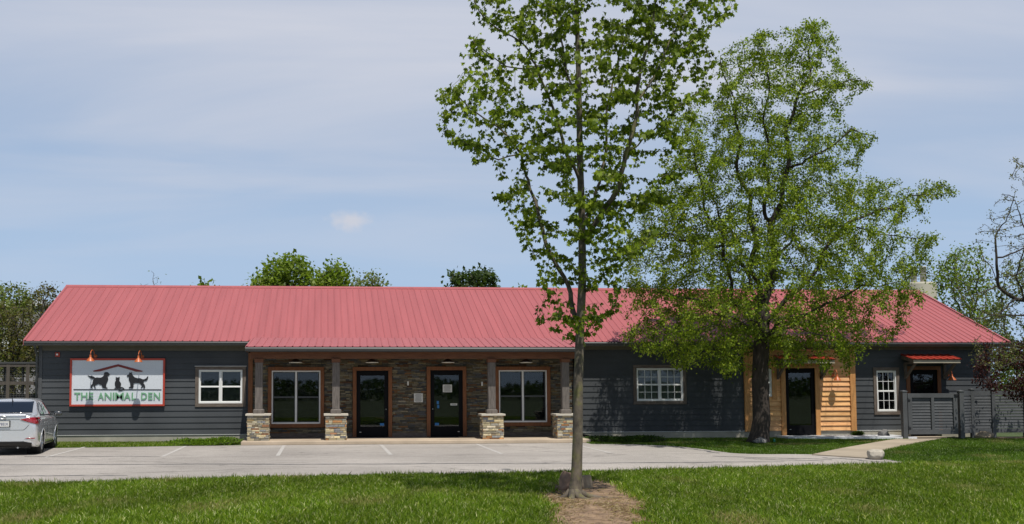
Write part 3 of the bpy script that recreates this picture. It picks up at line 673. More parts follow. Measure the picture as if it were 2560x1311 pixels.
def awning(px0, px1, pyt, pyb, pfb, parent, dep=.75, lab=None, fm='palewood'):
    """px0,px1 front edge; pyt top of metal at wall; pyb front edge of metal; pfb bottom of fascia"""
    Y = -dep; x0, x1_ = at(px0, pyb, Y=Y).x, at(px1, pyb, Y=Y).x; zf = at((px0+px1)/2, pyb, Y=Y).z; zb_ = at((px0+px1)/2-20, pyt, Y=0).z; zl = at((px0+px1)/2, pfb, Y=Y).z
    a = roofpanel('awning', x0-.03, x1_+.03, Y-.04, zf, -.0, max(zb_, zf+.14), MT['awn'], parent, pitch=.2286)
    if lab: a['label'] = lab
    zt = max(zb_, zf+.14)
    f = MB(); f.box(x0, x1_, Y, Y+.035, zl, zf-.022); f.build('fascia_board', MT[fm], a)
    s_ = MB()
    for x in (x0, x1_-.035): s_.add([(x+e, y, z) for e in (0, .035) for y, z in ((Y+.0352, zl), (-.01, zt-.16), (-.01, zt-.022), (Y+.0352, zf-.022))], [(0, 1, 2, 3), (4, 5, 6, 7), (0, 1, 5, 4), (2, 3, 7, 6), (0, 3, 7, 4), (1, 2, 6, 5)])
    s_.add([(x0+.036, Y+.036, zl+.02), (x1_-.036, Y+.036, zl+.02), (x1_-.036, -.01, zt-.12), (x0+.036, -.01, zt-.12)], [(0, 1, 2, 3)])
    s_.build('soffit_board', MT['oldwoodh'], a)
    for x in (x0+.12, x1_-.12):
        b = MB(); b.bar((x, -.04, zl-.52), (x, -.04, zl+.0), .08, .08); b.bar((x, -.08, zl-.45), (x, Y+.12, zl-.02), .07, .07, up=(1, 0, 0)); b.bar((x, -.01, zl-.0), (x, Y+.04, zl-.0), .07, .06, up=(1, 0, 0)); b.split('bracket', MT['oldwood'], a, bevel=.004)
    return a
awning(1958, 2087, 890, 898, 909, house, lab='small red awning over the cedar doorway')
awning(2284, 2401, 886, 898, 908, house, lab='small red awning over the door behind the gate')
# fire bell
c = at(144, 887, Y=-.02); t = thing('alarm_sounder', 'small round red alarm with a white centre under the left eave', 'alarm', (c.x, -.02, c.z))
q = MB(); q.box(c.x-.07, c.x+.07, -.05, -.015, c.z-.07, c.z+.07); q.lathe([(0, -.075), (.05, -.07), (.06, -.05)], (c.x, 0, c.z), 'y', 16); q.build('housing', MT['signred'], t, bevel=.006)
q = MB(); q.box(c.x-.028, c.x+.028, -.095, -.076, c.z-.022, c.z+.028); q.build('strobe', MT['white'], t)

# ------------------------------------------------------------------ sign
YS = -.075
sp_ = lambda a, b: (160+a/5.3333, 850+b/5.3333)
ox0, ox1 = at(*sp_(78, 560), Y=YS).x, at(*sp_(1345, 560), Y=YS).x; oz0, oz1 = at(*sp_(700, 886), Y=YS).z, at(*sp_(700, 247), Y=YS).z
sg = thing('clinic_sign', 'white signboard in a red frame with two dogs, a cat and THE ANIMAL DEN lettering', 'sign', ((ox0+ox1)/2, YS, oz0))
q = MB(); fwd = .06
q.box(ox0, ox0+fwd, YS-.02, -.02, oz0, oz1); q.box(ox1-fwd, ox1, YS-.02, -.02, oz0, oz1); q.box(ox0+fwd, ox1-fwd, YS-.02, -.02, oz0, oz0+fwd); q.box(ox0+fwd, ox1-fwd, YS-.02, -.02, oz1-fwd, oz1)
q.build('frame', MT['signred'], sg, bevel=.004)
q = MB(); q.box(ox0+fwd, ox1-fwd, YS+.005, -.025, oz0+fwd, oz1-fwd); q.build('board', MT['bottom'], sg)
def sx(px, py): p = at(px, py, Y=YS); return p.x, p.z
def cut(name, pts, m, t=.018, lab=None):
    q = MB(); q.prism([sx(*p) for p in pts], lambda a, b, dd: (a, YS+.005-dd, b), t); o = q.build(name, m, sg)
    if lab: o['label'] = lab
    return o
cut('gable_emblem', [sp_(*p) for p in ((388, 412), (722, 325), (1052, 415), (1040, 425), (965, 425), (722, 355), (475, 422), (395, 424))], MT['signdark'])
dog1 = [(200,410),(310,445),(430,445),(530,480),(620,550),(700,525),(900,540),(1000,500),(1070,430),(1100,370),(1095,300),(1140,245),(1200,235),(1280,230),(1330,280),(1405,335),(1400,390),(1360,430),(1300,440),(1305,520),(1325,620),(1300,720),(1240,830),(1215,930),(1215,1060),(1290,1090),(1270,1120),(1180,1135),(1110,1120),(1010,1080),(980,1000),(960,930),(880,925),(785,870),(740,910),(640,945),(605,985),(610,1060),(660,1085),(640,1105),(570,1090),(545,1030),(540,960),(480,990),(445,1040),(480,1125),(430,1130),(380,1090),(375,1000),(400,930),(455,880),(470,780),(500,660),(550,590),(470,605),(380,580),(290,500)]
cat = [(1740,490),(1790,525),(1880,525),(1945,490),(1950,600),(1940,660),(1920,700),(2000,810),(2030,880),(2010,1000),(1985,1055),(2070,1045),(2150,1080),(2220,1150),(2190,1200),(2060,1255),(1900,1275),(1880,1230),(2000,1215),(2110,1170),(2120,1130),(2070,1105),(2010,1130),(1960,1150),(1660,1140),(1670,1095),(1740,1080),(1700,970),(1680,870),(1700,760),(1755,690),(1725,640),(1745,560)]
dog2 = [(970,235),(1010,290),(1070,240),(1095,330),(1160,440),(1230,510),(1330,550),(1420,570),(1500,560),(1590,585),(1660,625),(1760,625),(1860,575),(1920,500),(1960,450),(1980,500),(1960,600),(1910,690),(1830,720),(1750,720),(1740,780),(1730,860),(1790,930),(1815,1050),(1800,1130),(1740,1130),(1710,1095),(1750,1050),(1740,1000),(1680,1050),(1620,1105),(1580,1095),(1600,1050),(1660,1000),(1590,930),(1530,850),(1400,825),(1260,830),(1180,860),(1180,930),(1185,1020),(1150,1100),(1090,1135),(1030,1125),(1000,1100),(920,1100),(935,1050),(1010,1020),(1000,900),(980,760),(920,690),(915,600),(930,500),(850,490),(805,440),(830,400),(900,375),(950,310)]
cut('dog_silhouette', [(210+a/21.85, 920+b/21.85) for a, b in dog1], MT['signblack'], lab='long-haired dog silhouette facing right')
cut('cat_silhouette', [(210+a/21.85, 920+b/21.85) for a, b in cat], MT['signblack'])
cut('dog_silhouette', [(280+a/21.85, 920+b/21.85) for a, b in dog2], MT['signblack'], lab='prick-eared dog silhouette facing left')
cut('base_line', [sp_(127, 657), sp_(1300, 660), sp_(1300, 671), sp_(127, 668)], MT['signblack'], t=.012)
def text(body, x0, x1_, z0, z1, y, m, name, parent, depth=.012, off=.018, depsgraph=None, world=True):
    cu = bpy.data.curves.new('t', 'FONT'); cu.body = body; cu.extrude = depth; cu.offset = off; cu.size = 1; cu.resolution_u = 3
    o = bpy.data.objects.new('t', cu); COL.objects.link(o); dg = bpy.context.evaluated_depsgraph_get(); dg.update()
    me = bpy.data.meshes.new_from_object(o.evaluated_get(dg)); bpy.data.objects.remove(o)
    V = np.array([v.co[:] for v in me.vertices]); mn, mx_ = V.min(0), V.max(0)
    V2 = np.empty_like(V); V2[:, 0] = x0+(V[:, 0]-mn[0])/(mx_[0]-mn[0])*(x1_-x0); V2[:, 2] = z0+(V[:, 1]-mn[1])/(mx_[1]-mn[1])*(z1-z0); V2[:, 1] = y-(V[:, 2]-mn[2])
    me.vertices.foreach_set('co', V2.ravel()); me.materials.clear(); me.materials.append(m); me.update(); return link(name, me, parent, world)
for chh, a, b in (('T', 138, 217), ('H', 228, 312), ('E', 334, 390), ('A', 455, 530), ('N', 543, 634), ('I', 652, 672), ('M', 684, 796), ('A', 802, 888), ('L', 903, 957), ('D', 1030, 1107), ('E', 1124, 1180), ('N', 1196, 1281)):
    xa, zt = sx(*sp_(a, 703)); xb, zb_ = sx(*sp_(b, 800)); text(chh, xa, xb, zb_, zt, YS+.005, MT['green'], 'letter', sg, depth=.010, off={'I': .0, 'M': .006, 'N': .016, 'A': .018}.get(chh, .026))

def gooseneck(px, py, lab, name='gooseneck_lamp', yw=0., pxs=None, reach=.70, drop=.0, sc=1.0, grp=None):
    c = at(px, py, Y=yw-reach)            # centre of shade rim
    t = thing(name, lab, 'lamp', (c.x, yw, c.z), grp)
    q = MB(); r = .125*sc; q.lathe([(.028, .20), (.03, .13), (.05, .10), (.09, .06), (r, 0), (r+.004, -.008)], (c.x, yw-reach, c.z), 'z', 24)
    q.build('lamp_shade', MT['lampo'], t, smooth=True)
    q = MB(); q.lathe([(r+.002, -.009), (r-.01, .0), (.05, .06), (0, .07)], (c.x, yw-reach, c.z), 'z', 24); q.build('shade_lining', MT['lampw'], t, smooth=True)
    h = c.z+.2; pts = []
    for k in range(9):
        a = PI*k/8; pts.append((c.x, yw-reach*.62-math.cos(a)*reach*.38, h+math.sin(a)*.15))
    pts.append((c.x, yw-.03, h-.02)); q = MB(); q.tube(pts, .013, 8); q.build('arm', MT['lampo'], t, smooth=True)
    q = MB(); q.lathe([(0, -.045), (.05, -.04), (.06, -.02), (.06, 0)], (c.x, yw, h-.03), 'y', 18); q.build('wall_plate', MT['lampo'], t, smooth=True)
gooseneck(226, 903, 'orange gooseneck lamp over the left part of the signboard', grp='gooseneck lamps over the sign')
gooseneck(346, 905, 'orange gooseneck lamp over the middle of the signboard', grp='gooseneck lamps over the sign')
gooseneck(2093, 951, 'orange barn lamp on the cedar boards right of the black door', 'wall_lamp', yw=-.02, reach=.28, sc=.95)
gooseneck(2380, 950, 'orange barn lamp on the grey siding above the fence', 'wall_lamp', yw=-.02, reach=.26, sc=1.05)

# ------------------------------------------------------------------ fence and gate at right
def post(mb, x, y, z0, z1, w_=.13):
    h = w_/2; mb.box(x-h, x+h, y-h, y+h, z0, z1); mb.box(x-h-.015, x+h+.015, y-h-.015, y+h+.015, z1, z1+.03)
    mb.add([(x+i*(h+.015), y+j*(h+.015), z1+.0301) for i, j in ((-1, -1), (1, -1), (1, 1), (-1, 1))]+[(x, y, z1+.06)], [(0, 1, 4), (1, 2, 4), (2, 3, 4), (3, 0, 4)])
FY = -1.4; GZ0 = .06
gx0, gx1 = at(2268, 1020, Y=FY).x, at(2392, 1020, Y=FY).x
gpx0, gpx1 = at(2260, 1020, Y=FY).x, at(2402, 1020, Y=FY).x
zt = at(2330, 984, Y=FY).z; zb0 = at(2330, 1086, Y=FY).z
def slats(mb, P, Q, z0, z1, n, th=.02, gap=.010):
    h = (z1-z0)/n
    for i in range(n):
        a, b = z0+i*h, z0+(i+1)*h-gap
        d_ = Vector((Q[0]-P[0], Q[1]-P[1], 0)).normalized(); n_ = Vector((d_.y, -d_.x, 0)); vs = []
        for e in (P, Q):
            for oy, zz in ((.016, a), (.002, a), (-.014, b), (-.002, b+.004)): vs.append((e[0]+n_.x*oy, e[1]+n_.y*oy, zz))
        mb.add(vs, [(0, 1, 2, 3), (7, 6, 5, 4), (0, 4, 5, 1), (1, 5, 6, 2), (2, 6, 7, 3), (3, 7, 4, 0)])
gt = thing('fence_gate', 'charcoal slatted gate with black strap hinges at the end of the concrete path', 'gate', ((gx0+gx1)/2, FY, 0))
q = MB(); q.box(gx0, gx0+.14, FY-.05, FY-.0, zb0, zt); q.box(gx1-.14, gx1, FY-.05, FY, zb0, zt); q.box(gx0+.14, gx1-.14, FY-.048, FY-.002, zt-.14, zt); q.box(gx0+.14, gx1-.14, FY-.048, FY-.002, zb0, zb0+.14)
gm = (gx0+gx1)/2+.0; q.box(gm-.05, gm+.05, FY-.048, FY-.002, zb0+.14, zt-.14); q.build('gate_frame', MT['fencep'], gt, bevel=.004)
q = MB(); slats(q, (gx0+.13, FY+.011), (gx1-.13, FY+.011), zb0+.15, zt-.14, 11); q.build('slat_panel', MT['fencep'], gt)
for z in (zt-.22, zb0+.2):
    q = MB(); q.box(gx0-.07, gx0+.08, FY-.062, FY-.051, z-.03, z+.03); q.tube([(gx0-.01, FY-.07, z-.07), (gx0-.01, FY-.07, z+.07)], .02, 8); q.split('hinge', MT['signblack'], gt)
q = MB(); q.box(gx1-.11, gx1+.02, FY-.08, FY-.051, zt-.08, zt-.03); q.tube([(gx1-.05, FY-.07, zt-.05), (gx1-.05, FY-.09, zt-.15)], .012, 6); q.build('latch', MT['signblack'], gt)
for x, lb in ((gpx0, 'charcoal gate post on the hinge side, beside the narrow window'), (gpx1, 'charcoal gate post on the latch side of the gate')):
    q = MB(); post(q, x, FY, 0, zt+.05, .15); tag(q.build('gate_post', MT['fencep'], None, bevel=.004), lb, 'post', 'posts of the gate')
fe = thing('slat_fence', 'charcoal horizontal slat fence running right from the gate', 'fence', (gpx1+1, -1.0, 0))
FY2 = -.85
xs_ = [at(p, 1020, Y=FY2).x for p in (2430, 2482, 2562, 2640, 2720)]
for i, x in enumerate(xs_):
    q = MB(); post(q, x, FY2, 0, zt+.10, .12); q.build('post', MT['fencep'], fe, bevel=.004)
def panel(P, Q, off=.0):
    q = MB(); slats(q, P, Q, zb0+.16, zt-.09, 11); q.bar((*P, zt+.0), (*Q, zt+.0), .04, .15); q.bar((*P, zb0+.08), (*Q, zb0+.08), .04, .14); q.build('slat_panel', MT['fencep'], fe)
panel((gpx1+.07, FY+.03), (xs_[0]-.05, FY2-.02))
for a, b in zip(xs_[:-1], xs_[1:]): panel((a+.06, FY2), (b-.06, FY2))

# kennel frame at left
kY = 1.6; kx0 = -13.2
ke = thing('kennel_run', 'weathered timber kennel frame with wire mesh left of the building', 'enclosure', (-11, kY, 0))
kz = at(40, 907, Y=kY).z; xr = WX0-.02
q = MB(); q.box(kx0, xr, kY-.05, kY+.05, kz-.14, kz-.04); q.build('top_rail', MT['kwood'], ke); q = MB(); q.box(kx0, xr, kY-.07, kY+3, kz-.035, kz+.02); q.build('roof_edge', MT['darkwall'], ke)
q = MB(); zm = at(40, 958, Y=kY).z; q.box(kx0, xr, kY-.04, kY+.04, zm-.06, zm+.05); q.box(kx0, xr, kY-.04, kY+.04, .1, .2); q.build('rail', MT['kwood'], ke)
for px in (21, 70):
    x = at(px, 950, Y=kY).x
    for xx in (x,)+((x-1.3, x-2.2) if px == 21 else ()): q = MB(); q.box(xx-.055, xx+.055, kY-.055, kY-.0405, 0, kz-.04); q.build('post', MT['kwood'], ke)
q = MB(); z = .1
while z < kz-.1: q.box(kx0, xr, kY+.052, kY+.055, z, z+.004); z += .06
x = kx0
while x < xr: q.box(x, x+.004, kY+.056, kY+.059, .1, kz-.1); x += .09
q.build('wire_mesh', MT['wire'], ke)
q = MB()
for yy in (kY+3.0,):
    for x in np.arange(kx0, xr, .62): q.box(x, x+.07, yy, yy+.07, 0, kz)
    q.box(kx0, xr, yy-.01, yy+.0, .0, 1.5)
q.build('rear_frame', MT['darkwall'], ke)
q = MB(); q.box(kx0, xr-.5, kY+5, kY+5.1, 0, 1.4); tag(q.build('screen_panel', MT['darkwall']), 'dark low screen behind the kennel frame', 'panel')

# ------------------------------------------------------------------ rocks and small items
def rock(px, py, Wd, Hh, Dp, m, lab, seed, z=0.0, name='rock', grp=None, sink=.25, Y=None):
    c = at(px, py, Z=z) if Y is None else at(px, py, Y=Y); bm = bmesh.new(); bmesh.ops.create_icosphere(bm, subdivisions=4, radius=1); rg = random.Random(seed)
    dirs = [(Vector((rg.gauss(0, 1), rg.gauss(0, 1), rg.gauss(0, 1))).normalized(), rg.uniform(.62, .95)) for _ in range(14)]
    from mathutils import noise as mn
    for v in bm.verts:
        p = v.co.copy()
        for dv, lim in dirs:
            k = p.dot(dv)
            if k > lim: p -= dv*(k-lim)*.85
        p *= 1+.10*mn.noise(v.co*2+Vector((seed, 0, 0)))+.03*mn.noise(v.co*7)
        v.co = Vector((p.x*Wd/2, p.y*Dp/2, p.z*Hh*.62))
    me = bpy.data.meshes.new(name); bm.to_mesh(me); bm.free(); me.materials.append(m)
    for p in me.polygons: p.use_smooth = True
    o = link(name, me); o.location = (c.x, c.y+Dp*.3, z+Hh*.62*(1-sink*2)+.0); return tag(o, lab, 'rock', grp)
rock(1902, 1110, .46, .22, .34, MT['rockg'], 'pale grey rock at the foot of the large dark-barked tree', 4)
rock(2198, 1147, .46, .26, .42, MT['rockw'], 'rough pale rock at the corner where the path meets the lot', 5, .03)
rock(2213, 1090, .42, .24, .3, MT['rockg'], 'dark rounded rock beside the foundation left of the gate', 6, .09)
rock(2467, 1092, .66, .24, .45, MT['rock'], 'smooth tan boulder in front of the slat fence', 7, .03, Y=-1.5)
rock(1428, 1232, .38, .42, .36, MT['rockp'], 'pinkish boulder behind the left side of the maple trunk', 8)
rock(1466, 1226, .30, .34, .36, MT['rock'], 'brown boulder half hidden behind the right side of the maple trunk', 9)
rock(1478, 1236, .10, .04, .07, MT['rockw'], 'small pale flat stone on the bare dirt right of the maple', 10)
rock(1430, 1274, .05, .05, .04, MT['rockg'], 'tiny grey pebble on the dirt in front of the maple', 11)
rock(556, 1112, .22, .08, .16, MT['rockw'], 'small pale rock at the front edge of the spreading juniper', 12)
c = at(1939, 1108, Z=0); q = MB(); q.lathe([(.03, 0), (.035, .08), (.03, .12), (.0, .13)], (c.x, c.y+.1, 0), 'z', 10); tag(q.build('sprinkler_marker', mat('green_plastic', (.02, .25, .16), .5)), 'small green plastic marker right of the large tree trunk', 'marker')

# ------------------------------------------------------------------ car
def make_car():
    c8 = at(8.4, 1050, Y=-5.95)
    cr_ = R(6.5); car = thing('parked_sedan', 'silver four-door sedan parked nose-in by the left end of the building', 'car', (c8.x-math.sin(cr_)*2.2, -5.95+math.cos(cr_)*2.2, .006), rz=cr_)
    # sections (y, [ (x,z) ... ]) from underside centre up over the side to roof centre; y<0 is the rear
    def sec(y, wb, wm, zs, wbelt, zbelt, wr, zr, zbot=.20):
        return y, [(0, zbot), (wb*.9, zbot), (wb, zbot+.06), (wm*.985, .46), (wm, .66), (zs[0], zs[1]), (wbelt, zbelt), ((wbelt+wr)/2+.012, (zbelt+zr)/2+.01), (wr, zr), (wr*.62, zr+.035), (0, zr+.045)]
    G = [sec(-2.20, .60, .66, (.62, .86), .56, .93, .50, .965, .36),
         sec(-2.17, .70, .76, (.74, .88), .67, .97, .60, 1.015, .30),
         sec(-2.06, .78, .835, (.81, .90), .73, .99, .66, 1.035, .22),
         sec(-1.80, .82, .86, (.835, .905), .755, .99, .68, 1.03),
         sec(-1.55, .83, .865, (.845, .91), .77, .985, .67, 1.05),
         sec(-1.30, .83, .865, (.845, .91), .775, .985, .63, 1.16),
         sec(-.95, .83, .865, (.845, .91), .78, .98, .585, 1.315),
         sec(-.60, .83, .865, (.845, .905), .785, .975, .57, 1.395),
         sec(-.10, .83, .865, (.845, .90), .785, .965, .57, 1.42),
         sec(.35, .83, .865, (.845, .895), .785, .955, .565, 1.395),
         sec(.75, .83, .865, (.84, .885), .78, .945, .59, 1.25),
         sec(1.15, .83, .865, (.835, .87), .765, .935, .66, 1.03),
         sec(1.45, .82, .855, (.82, .84), .74, .90, .66, .93),
         sec(1.90, .79, .83, (.77, .74), .69, .80, .60, .83),
         sec(2.12, .70, .74, (.66, .62), .58, .68, .5, .70),
         sec(2.20, .58, .60, (.5, .54), .45, .58, .4, .6, .28)]
    def cr(p0, p1, p2, p3, t): return .5*((2*p1)+(-p0+p2)*t+(2*p0-5*p1+4*p2-p3)*t*t+(-p0+3*p1-3*p2+p3)*t*t*t)
    A = np.array([[(x, y, z) for x, z in pts] for y, pts in G])
    def up(A, n, ax):
        A = np.moveaxis(A, ax, 0); m = len(A); o_ = []
        for i in range(m-1):
            p = [A[max(i-1, 0)], A[i], A[i+1], A[min(i+2, m-1)]]
            for k in range(n): o_.append(cr(*p, k/n))
        o_.append(A[-1]); return np.moveaxis(np.array(o_), 0, ax)
    B = up(up(A, 5, 0), 4, 1); n, m = B.shape[:2]
    Wc = [(-1.32, .30), (1.26, .30)]; WRad = .345
    mb = MB(); V = B.reshape(-1, 3); full = np.concatenate([V, V*np.array([-1, 1, 1])]); off = n*m; fs = []
    fall = []
    for i in range(n-1):
        for j in range(m-1):
            q = (i*m+j, (i+1)*m+j, (i+1)*m+j+1, i*m+j+1); c_ = full[list(q)].mean(0); fall.append(q)
            if c_[0] > .55 and any((c_[1]-wy)**2+(c_[2]-wz)**2 < WRad**2 for wy, wz in Wc): continue
            if c_[0] <= .86 and c_[2] < .24 and any(abs(c_[1]-wy) < WRad*.97 for wy, wz in Wc) and c_[0] > .5: continue
            fs.append(q); fs.append(tuple(k+off for k in reversed(q)))
    cap0 = tuple(range(m))+tuple(off+k for k in range(m-1, -1, -1)); cap1 = tuple((n-1)*m+k for k in range(m))+tuple(off+(n-1)*m+k for k in range(m-1, -1, -1))
    mb.add([tuple(v) for v in full], fs+[cap0, cap1])
    paint = mat('silver_paint', (.76, .77, .78), .27, .02, 200, metal=.6, spec=.5, coat=1.0)
    body = mb.build('body', paint, car, smooth=True, world=False)
    bm = bmesh.new(); bm.from_mesh(body.data); bmesh.ops.remove_doubles(bm, verts=bm.verts, dist=.0005); bm.to_mesh(body.data); bm.free()
    for p in body.data.polygons: p.use_smooth = len(p.vertices) < 8
    vv = [tuple(v) for v in full]; ff = [q for q in fall]+[tuple(k+off for k in reversed(q)) for q in fall]+[cap0, cap1]
    bvh = BVHTree.FromPolygons(vv, ff)
    blk = mat('car_black_trim', (.012, .012, .013), .45, .05, 10); gl = mat('car_glass', (.010, .014, .022), .04, .05, 4, spec=.9, coat=.6)
    red = mat('tail_lamp_red', (.28, .006, .010), .15, .2, 14, spec=.8, coat=1); tyre = mat('tyre_rubber', (.016, .016, .017), .8, .1, 20); alloy = mat('wheel_silver', (.50, .51, .52), .35, .05, 20, metal=.8)
    def decal(name, poly, axis, m, offs=.006, res=.03, parent=body, sgn=1):
        """poly in (x,z) seen from behind (axis 'y') or (y,z) seen from the side (axis 'x')"""
        b = bmesh.new(); vs = [b.verts.new((p[0], 0, p[1])) for p in poly]; b.faces.new(vs)
        xs = [p[0] for p in poly]; zs = [p[1] for p in poly]
        for k in range(1, int((max(xs)-min(xs))/res)+1): bmesh.ops.bisect_plane(b, geom=b.verts[:]+b.edges[:]+b.faces[:], plane_co=(min(xs)+k*res, 0, 0), plane_no=(1, 0, 0))
        for k in range(1, int((max(zs)-min(zs))/res)+1): bmesh.ops.bisect_plane(b, geom=b.verts[:]+b.edges[:]+b.faces[:], plane_co=(0, 0, min(zs)+k*res), plane_no=(0, 0, 1))
        for v in b.verts:
            a, z = v.co.x, v.co.z
            if axis == 'y': o_, d_ = Vector((a, -4, z)), Vector((0, 1, 0))
            elif axis == 'f': o_, d_ = Vector((a, 4, z)), Vector((0, -1, 0))
            else: o_, d_ = Vector((2*sgn, a, z)), Vector((-sgn, 0, 0))
            h, nn, ix, ds_ = bvh.ray_cast(o_, d_)
            if h is None: h = o_+d_*(1.9 if axis != 'x' else 1.2); nn = -d_
            if nn.dot(d_) > 0: nn = -nn
            v.co = h+nn*offs
        me = bpy.data.meshes.new(name); b.to_mesh(me); b.free(); me.materials.append(m)
        for p in me.polygons: p.use_smooth = True
        o = link(name, me, parent, False); md = o.modifiers.new('s', 'SOLIDIFY'); md.thickness = .004; md.offset = 0; return o
    decal('rear_window', [(-.60, 1.085), (.60, 1.085), (.54, 1.375), (-.54, 1.375)], 'y', gl)
    decal('windscreen', [(-.66, 1.0), (.66, 1.0), (.52, 1.37), (-.52, 1.37)], 'f', gl)
    for s in (1, -1):
        decal('side_window', [(-1.22, 1.04), (-.62, 1.0), (-.62, 1.345), (-.80, 1.325), (-1.08, 1.19)], 'x', gl, sgn=s)
        decal('side_window', [(-.57, 1.0), (.30, .985), (.30, 1.33), (.1, 1.365), (-.57, 1.345)], 'x', gl, sgn=s)
        decal('side_window', [(.34, .985), (.86, .975), (.62, 1.17), (.34, 1.32)], 'x', gl, sgn=s)
        decal('taillight', [(s*.40, .925), (s*.62, .855), (s*.80, .80), (s*.836, .80), (s*.84, .98), (s*.62, .975)], 'y', red, .012)
        decal('reflector', [(s*.52, .43), (s*.76, .43), (s*.78, .455), (s*.60, .455)], 'y', red, .010)
        decal('headlight', [(s*.45, .62), (s*.72, .66), (s*.72, .74), (s*.45, .68)], 'f', mat('headlamp', (.6, .6, .62), .1), .008)
        decal('side_trim', [(-1.25, 1.005), (.9, .955), (.9, .972), (-1.25, 1.03)], 'x', blk, .009, sgn=s)
        decal('door_seam', [(-.60, .36), (-.592, .36), (-.592, .97), (-.60, .97)], 'x', blk, .002, sgn=s)
        decal('door_seam', [(.50, .34), (.508, .34), (.508, .95), (.50, .95)], 'x', blk, .002, sgn=s)
        decal('door_handle', [(-.88, .80), (-.70, .80), (-.70, .83), (-.88, .83)], 'x', paint, .03, sgn=s)
        decal('sill_trim', [(-.9, .225), (.85, .225), (.85, .27), (-.9, .27)], 'x', blk, .003, sgn=s)
    decal('bumper_trim', [(-.70, .23), (.70, .23), (.70, .33), (.60, .345), (.50, .37), (-.50, .37), (-.60, .345), (-.70, .33)], 'y', blk, .010)
    decal('trunk_seam', [(-.50, .655), (.50, .655), (.56, .70), (.64, .80), (.632, .80), (.55, .708), (.495, .663), (-.495, .663), (-.55, .708), (-.632, .80), (-.64, .80), (-.56, .70)], 'y', blk, .002)
    decal('trunk_edge', [(-.40, .925), (.40, .925), (.40, .935), (-.40, .935)], 'y', blk, .003)
    sp1 = MB(); sp1.prism([(-2.13, 1.0), (-2.235, 1.035), (-2.22, 1.06), (-1.95, 1.05)], lambda a, b_, dd: (-.56+dd, a, b_), 1.12); sp1.build('spoiler', paint, body, world=False, bevel=.01)
    pl = MB(); pl.box(-.175, .175, -2.235, -2.20, .735, .905); po = pl.build('plate_frame', blk, body, world=False, bevel=.006)
    pl = MB(); pl.box(-.152, .152, -2.241, -2.236, .75, .89); lp = pl.build('licence_plate', MT['paper'], body, world=False)
    text('178EIX', -.13, .13, .78, .85, -2.2412, mat('plate_ink', (.01, .03, .12), .5), 'plate_lettering', lp, depth=.001, off=0, world=False)
    el = MB(); el.tube([(.07*math.cos(a), -2.225+.0, .985+.034*math.sin(a)) for a in np.linspace(0, 2*PI, 21)], .006, 6)
    el.bar((-.03, -2.225, .962), (-.012, -2.225, 1.008), .012, .012); el.bar((.018, -2.225, .962), (.036, -2.225, 1.008), .012, .012); el.bar((-.022, -2.225, .978), (.028, -2.225, .992), .01, .01)
    el.build('emblem', MT['steel'], body, world=False)
    an = MB(); an.tube([(0, -.86, 1.375), (0, -.93, 1.41), (0, -1.02, 1.52)], [.022, .012, .004], 8); an.build('antenna', blk, body, world=False)
    for s in (1, -1):
        mr = MB()
        prof = [(0, -.055), (.05, -.05), (.075, -.01), (.07, .05), (.03, .095), (0, .105)]
        vs = []; k = 16
        for r_, h_ in prof:
            for a in range(k): vs.append((s*(.985)+math.cos(2*PI*a/k)*r_*1.55, .62+h_, 1.01+math.sin(2*PI*a/k)*r_*1.0))
        mr.add(vs, [(i*k+a, i*k+(a+1) % k, (i+1)*k+(a+1) % k, (i+1)*k+a) for i in range(len(prof)-1) for a in range(k)])
        mr.bar((s*.80, .64, .965), (s*.92, .64, .99), .05, .04)
        mr.build('wing_mirror', mat('mirror_shell', (.045, .05, .055), .25, .05, 9, coat=1), body, smooth=True, world=False)
        # wheels
        for wy, wz in Wc:
            X = s*.735
            w_ = MB(); w_.lathe([(.20, -.09), (.28, -.10), (.302, -.085), (.306, -.05), (.306, .05), (.302, .085), (.28, .10), (.205, .095)], (X, wy, .306), 'x', 40)
            wo = thing_part('wheel', car, w_, tyre)
            rm = MB(); rm.lathe([(.212, s*.098), (.19, s*.09), (.185, s*.0)], (X, wy, .306), 'x', 32); rm.lathe([(0, s*.080), (.03, s*.082), (.05, s*.075), (.055, s*.05)], (X, wy, .306), 'x', 20)
            for k in range(7):
                a = 2*PI*k/7+.2
                for da in (-.13, .13): rm.bar((X+s*.07, wy+math.cos(a)*.04, .306+math.sin(a)*.04), (X+s*.086, wy+math.cos(a+da)*.20, .306+math.sin(a+da)*.20), .022, .026, up=(1, 0, 0))
            rm.build('rim', alloy, wo, smooth=True, world=False)
            bk = MB(); bk.lathe([(0, s*.02), (.19, s*.02), (.19, -s*.06)], (X, wy, .306), 'x', 24); bk.build('brake_disc', blk, wo, world=False)
            wl = MB(); wl.lathe([(WRad+.02, s*.05), (WRad+.02, -s*.30), (0, -s*.30)], (s*.79, wy, wz), 'x', 32); wl.build('wheel_well', blk, body, world=False)
            # arch lip follows the body side
            pts = []
            for a in np.linspace(-.15*PI, 1.15*PI, 40):
                yy, zz = wy+math.cos(a)*(WRad+.012), wz+math.sin(a)*(WRad+.012)
                if zz < .21: continue
                h, nn, ix, ds_ = bvh.ray_cast(Vector((2*s, yy, zz)), Vector((-s, 0, 0)))
                if h: pts.append(h)
            lp_ = MB(); lp_.tube(pts, .014, 6); lp_.build('wheel_arch', paint, body, smooth=True, world=False)
    un = MB(); un.box(-.62, .62, -1.9, 1.9, .17, .26); un.build('underbody', blk, body, world=False)
    ex = MB(); ex.tube([(.35, -2.1, .2), (.35, -1.8, .2)], .025, 8); ex.build('exhaust', MT['steel'], body, world=False)
    return car
def thing_part(name, parent, mb, m): return mb.build(name, m, parent, smooth=True, world=False)
make_car()

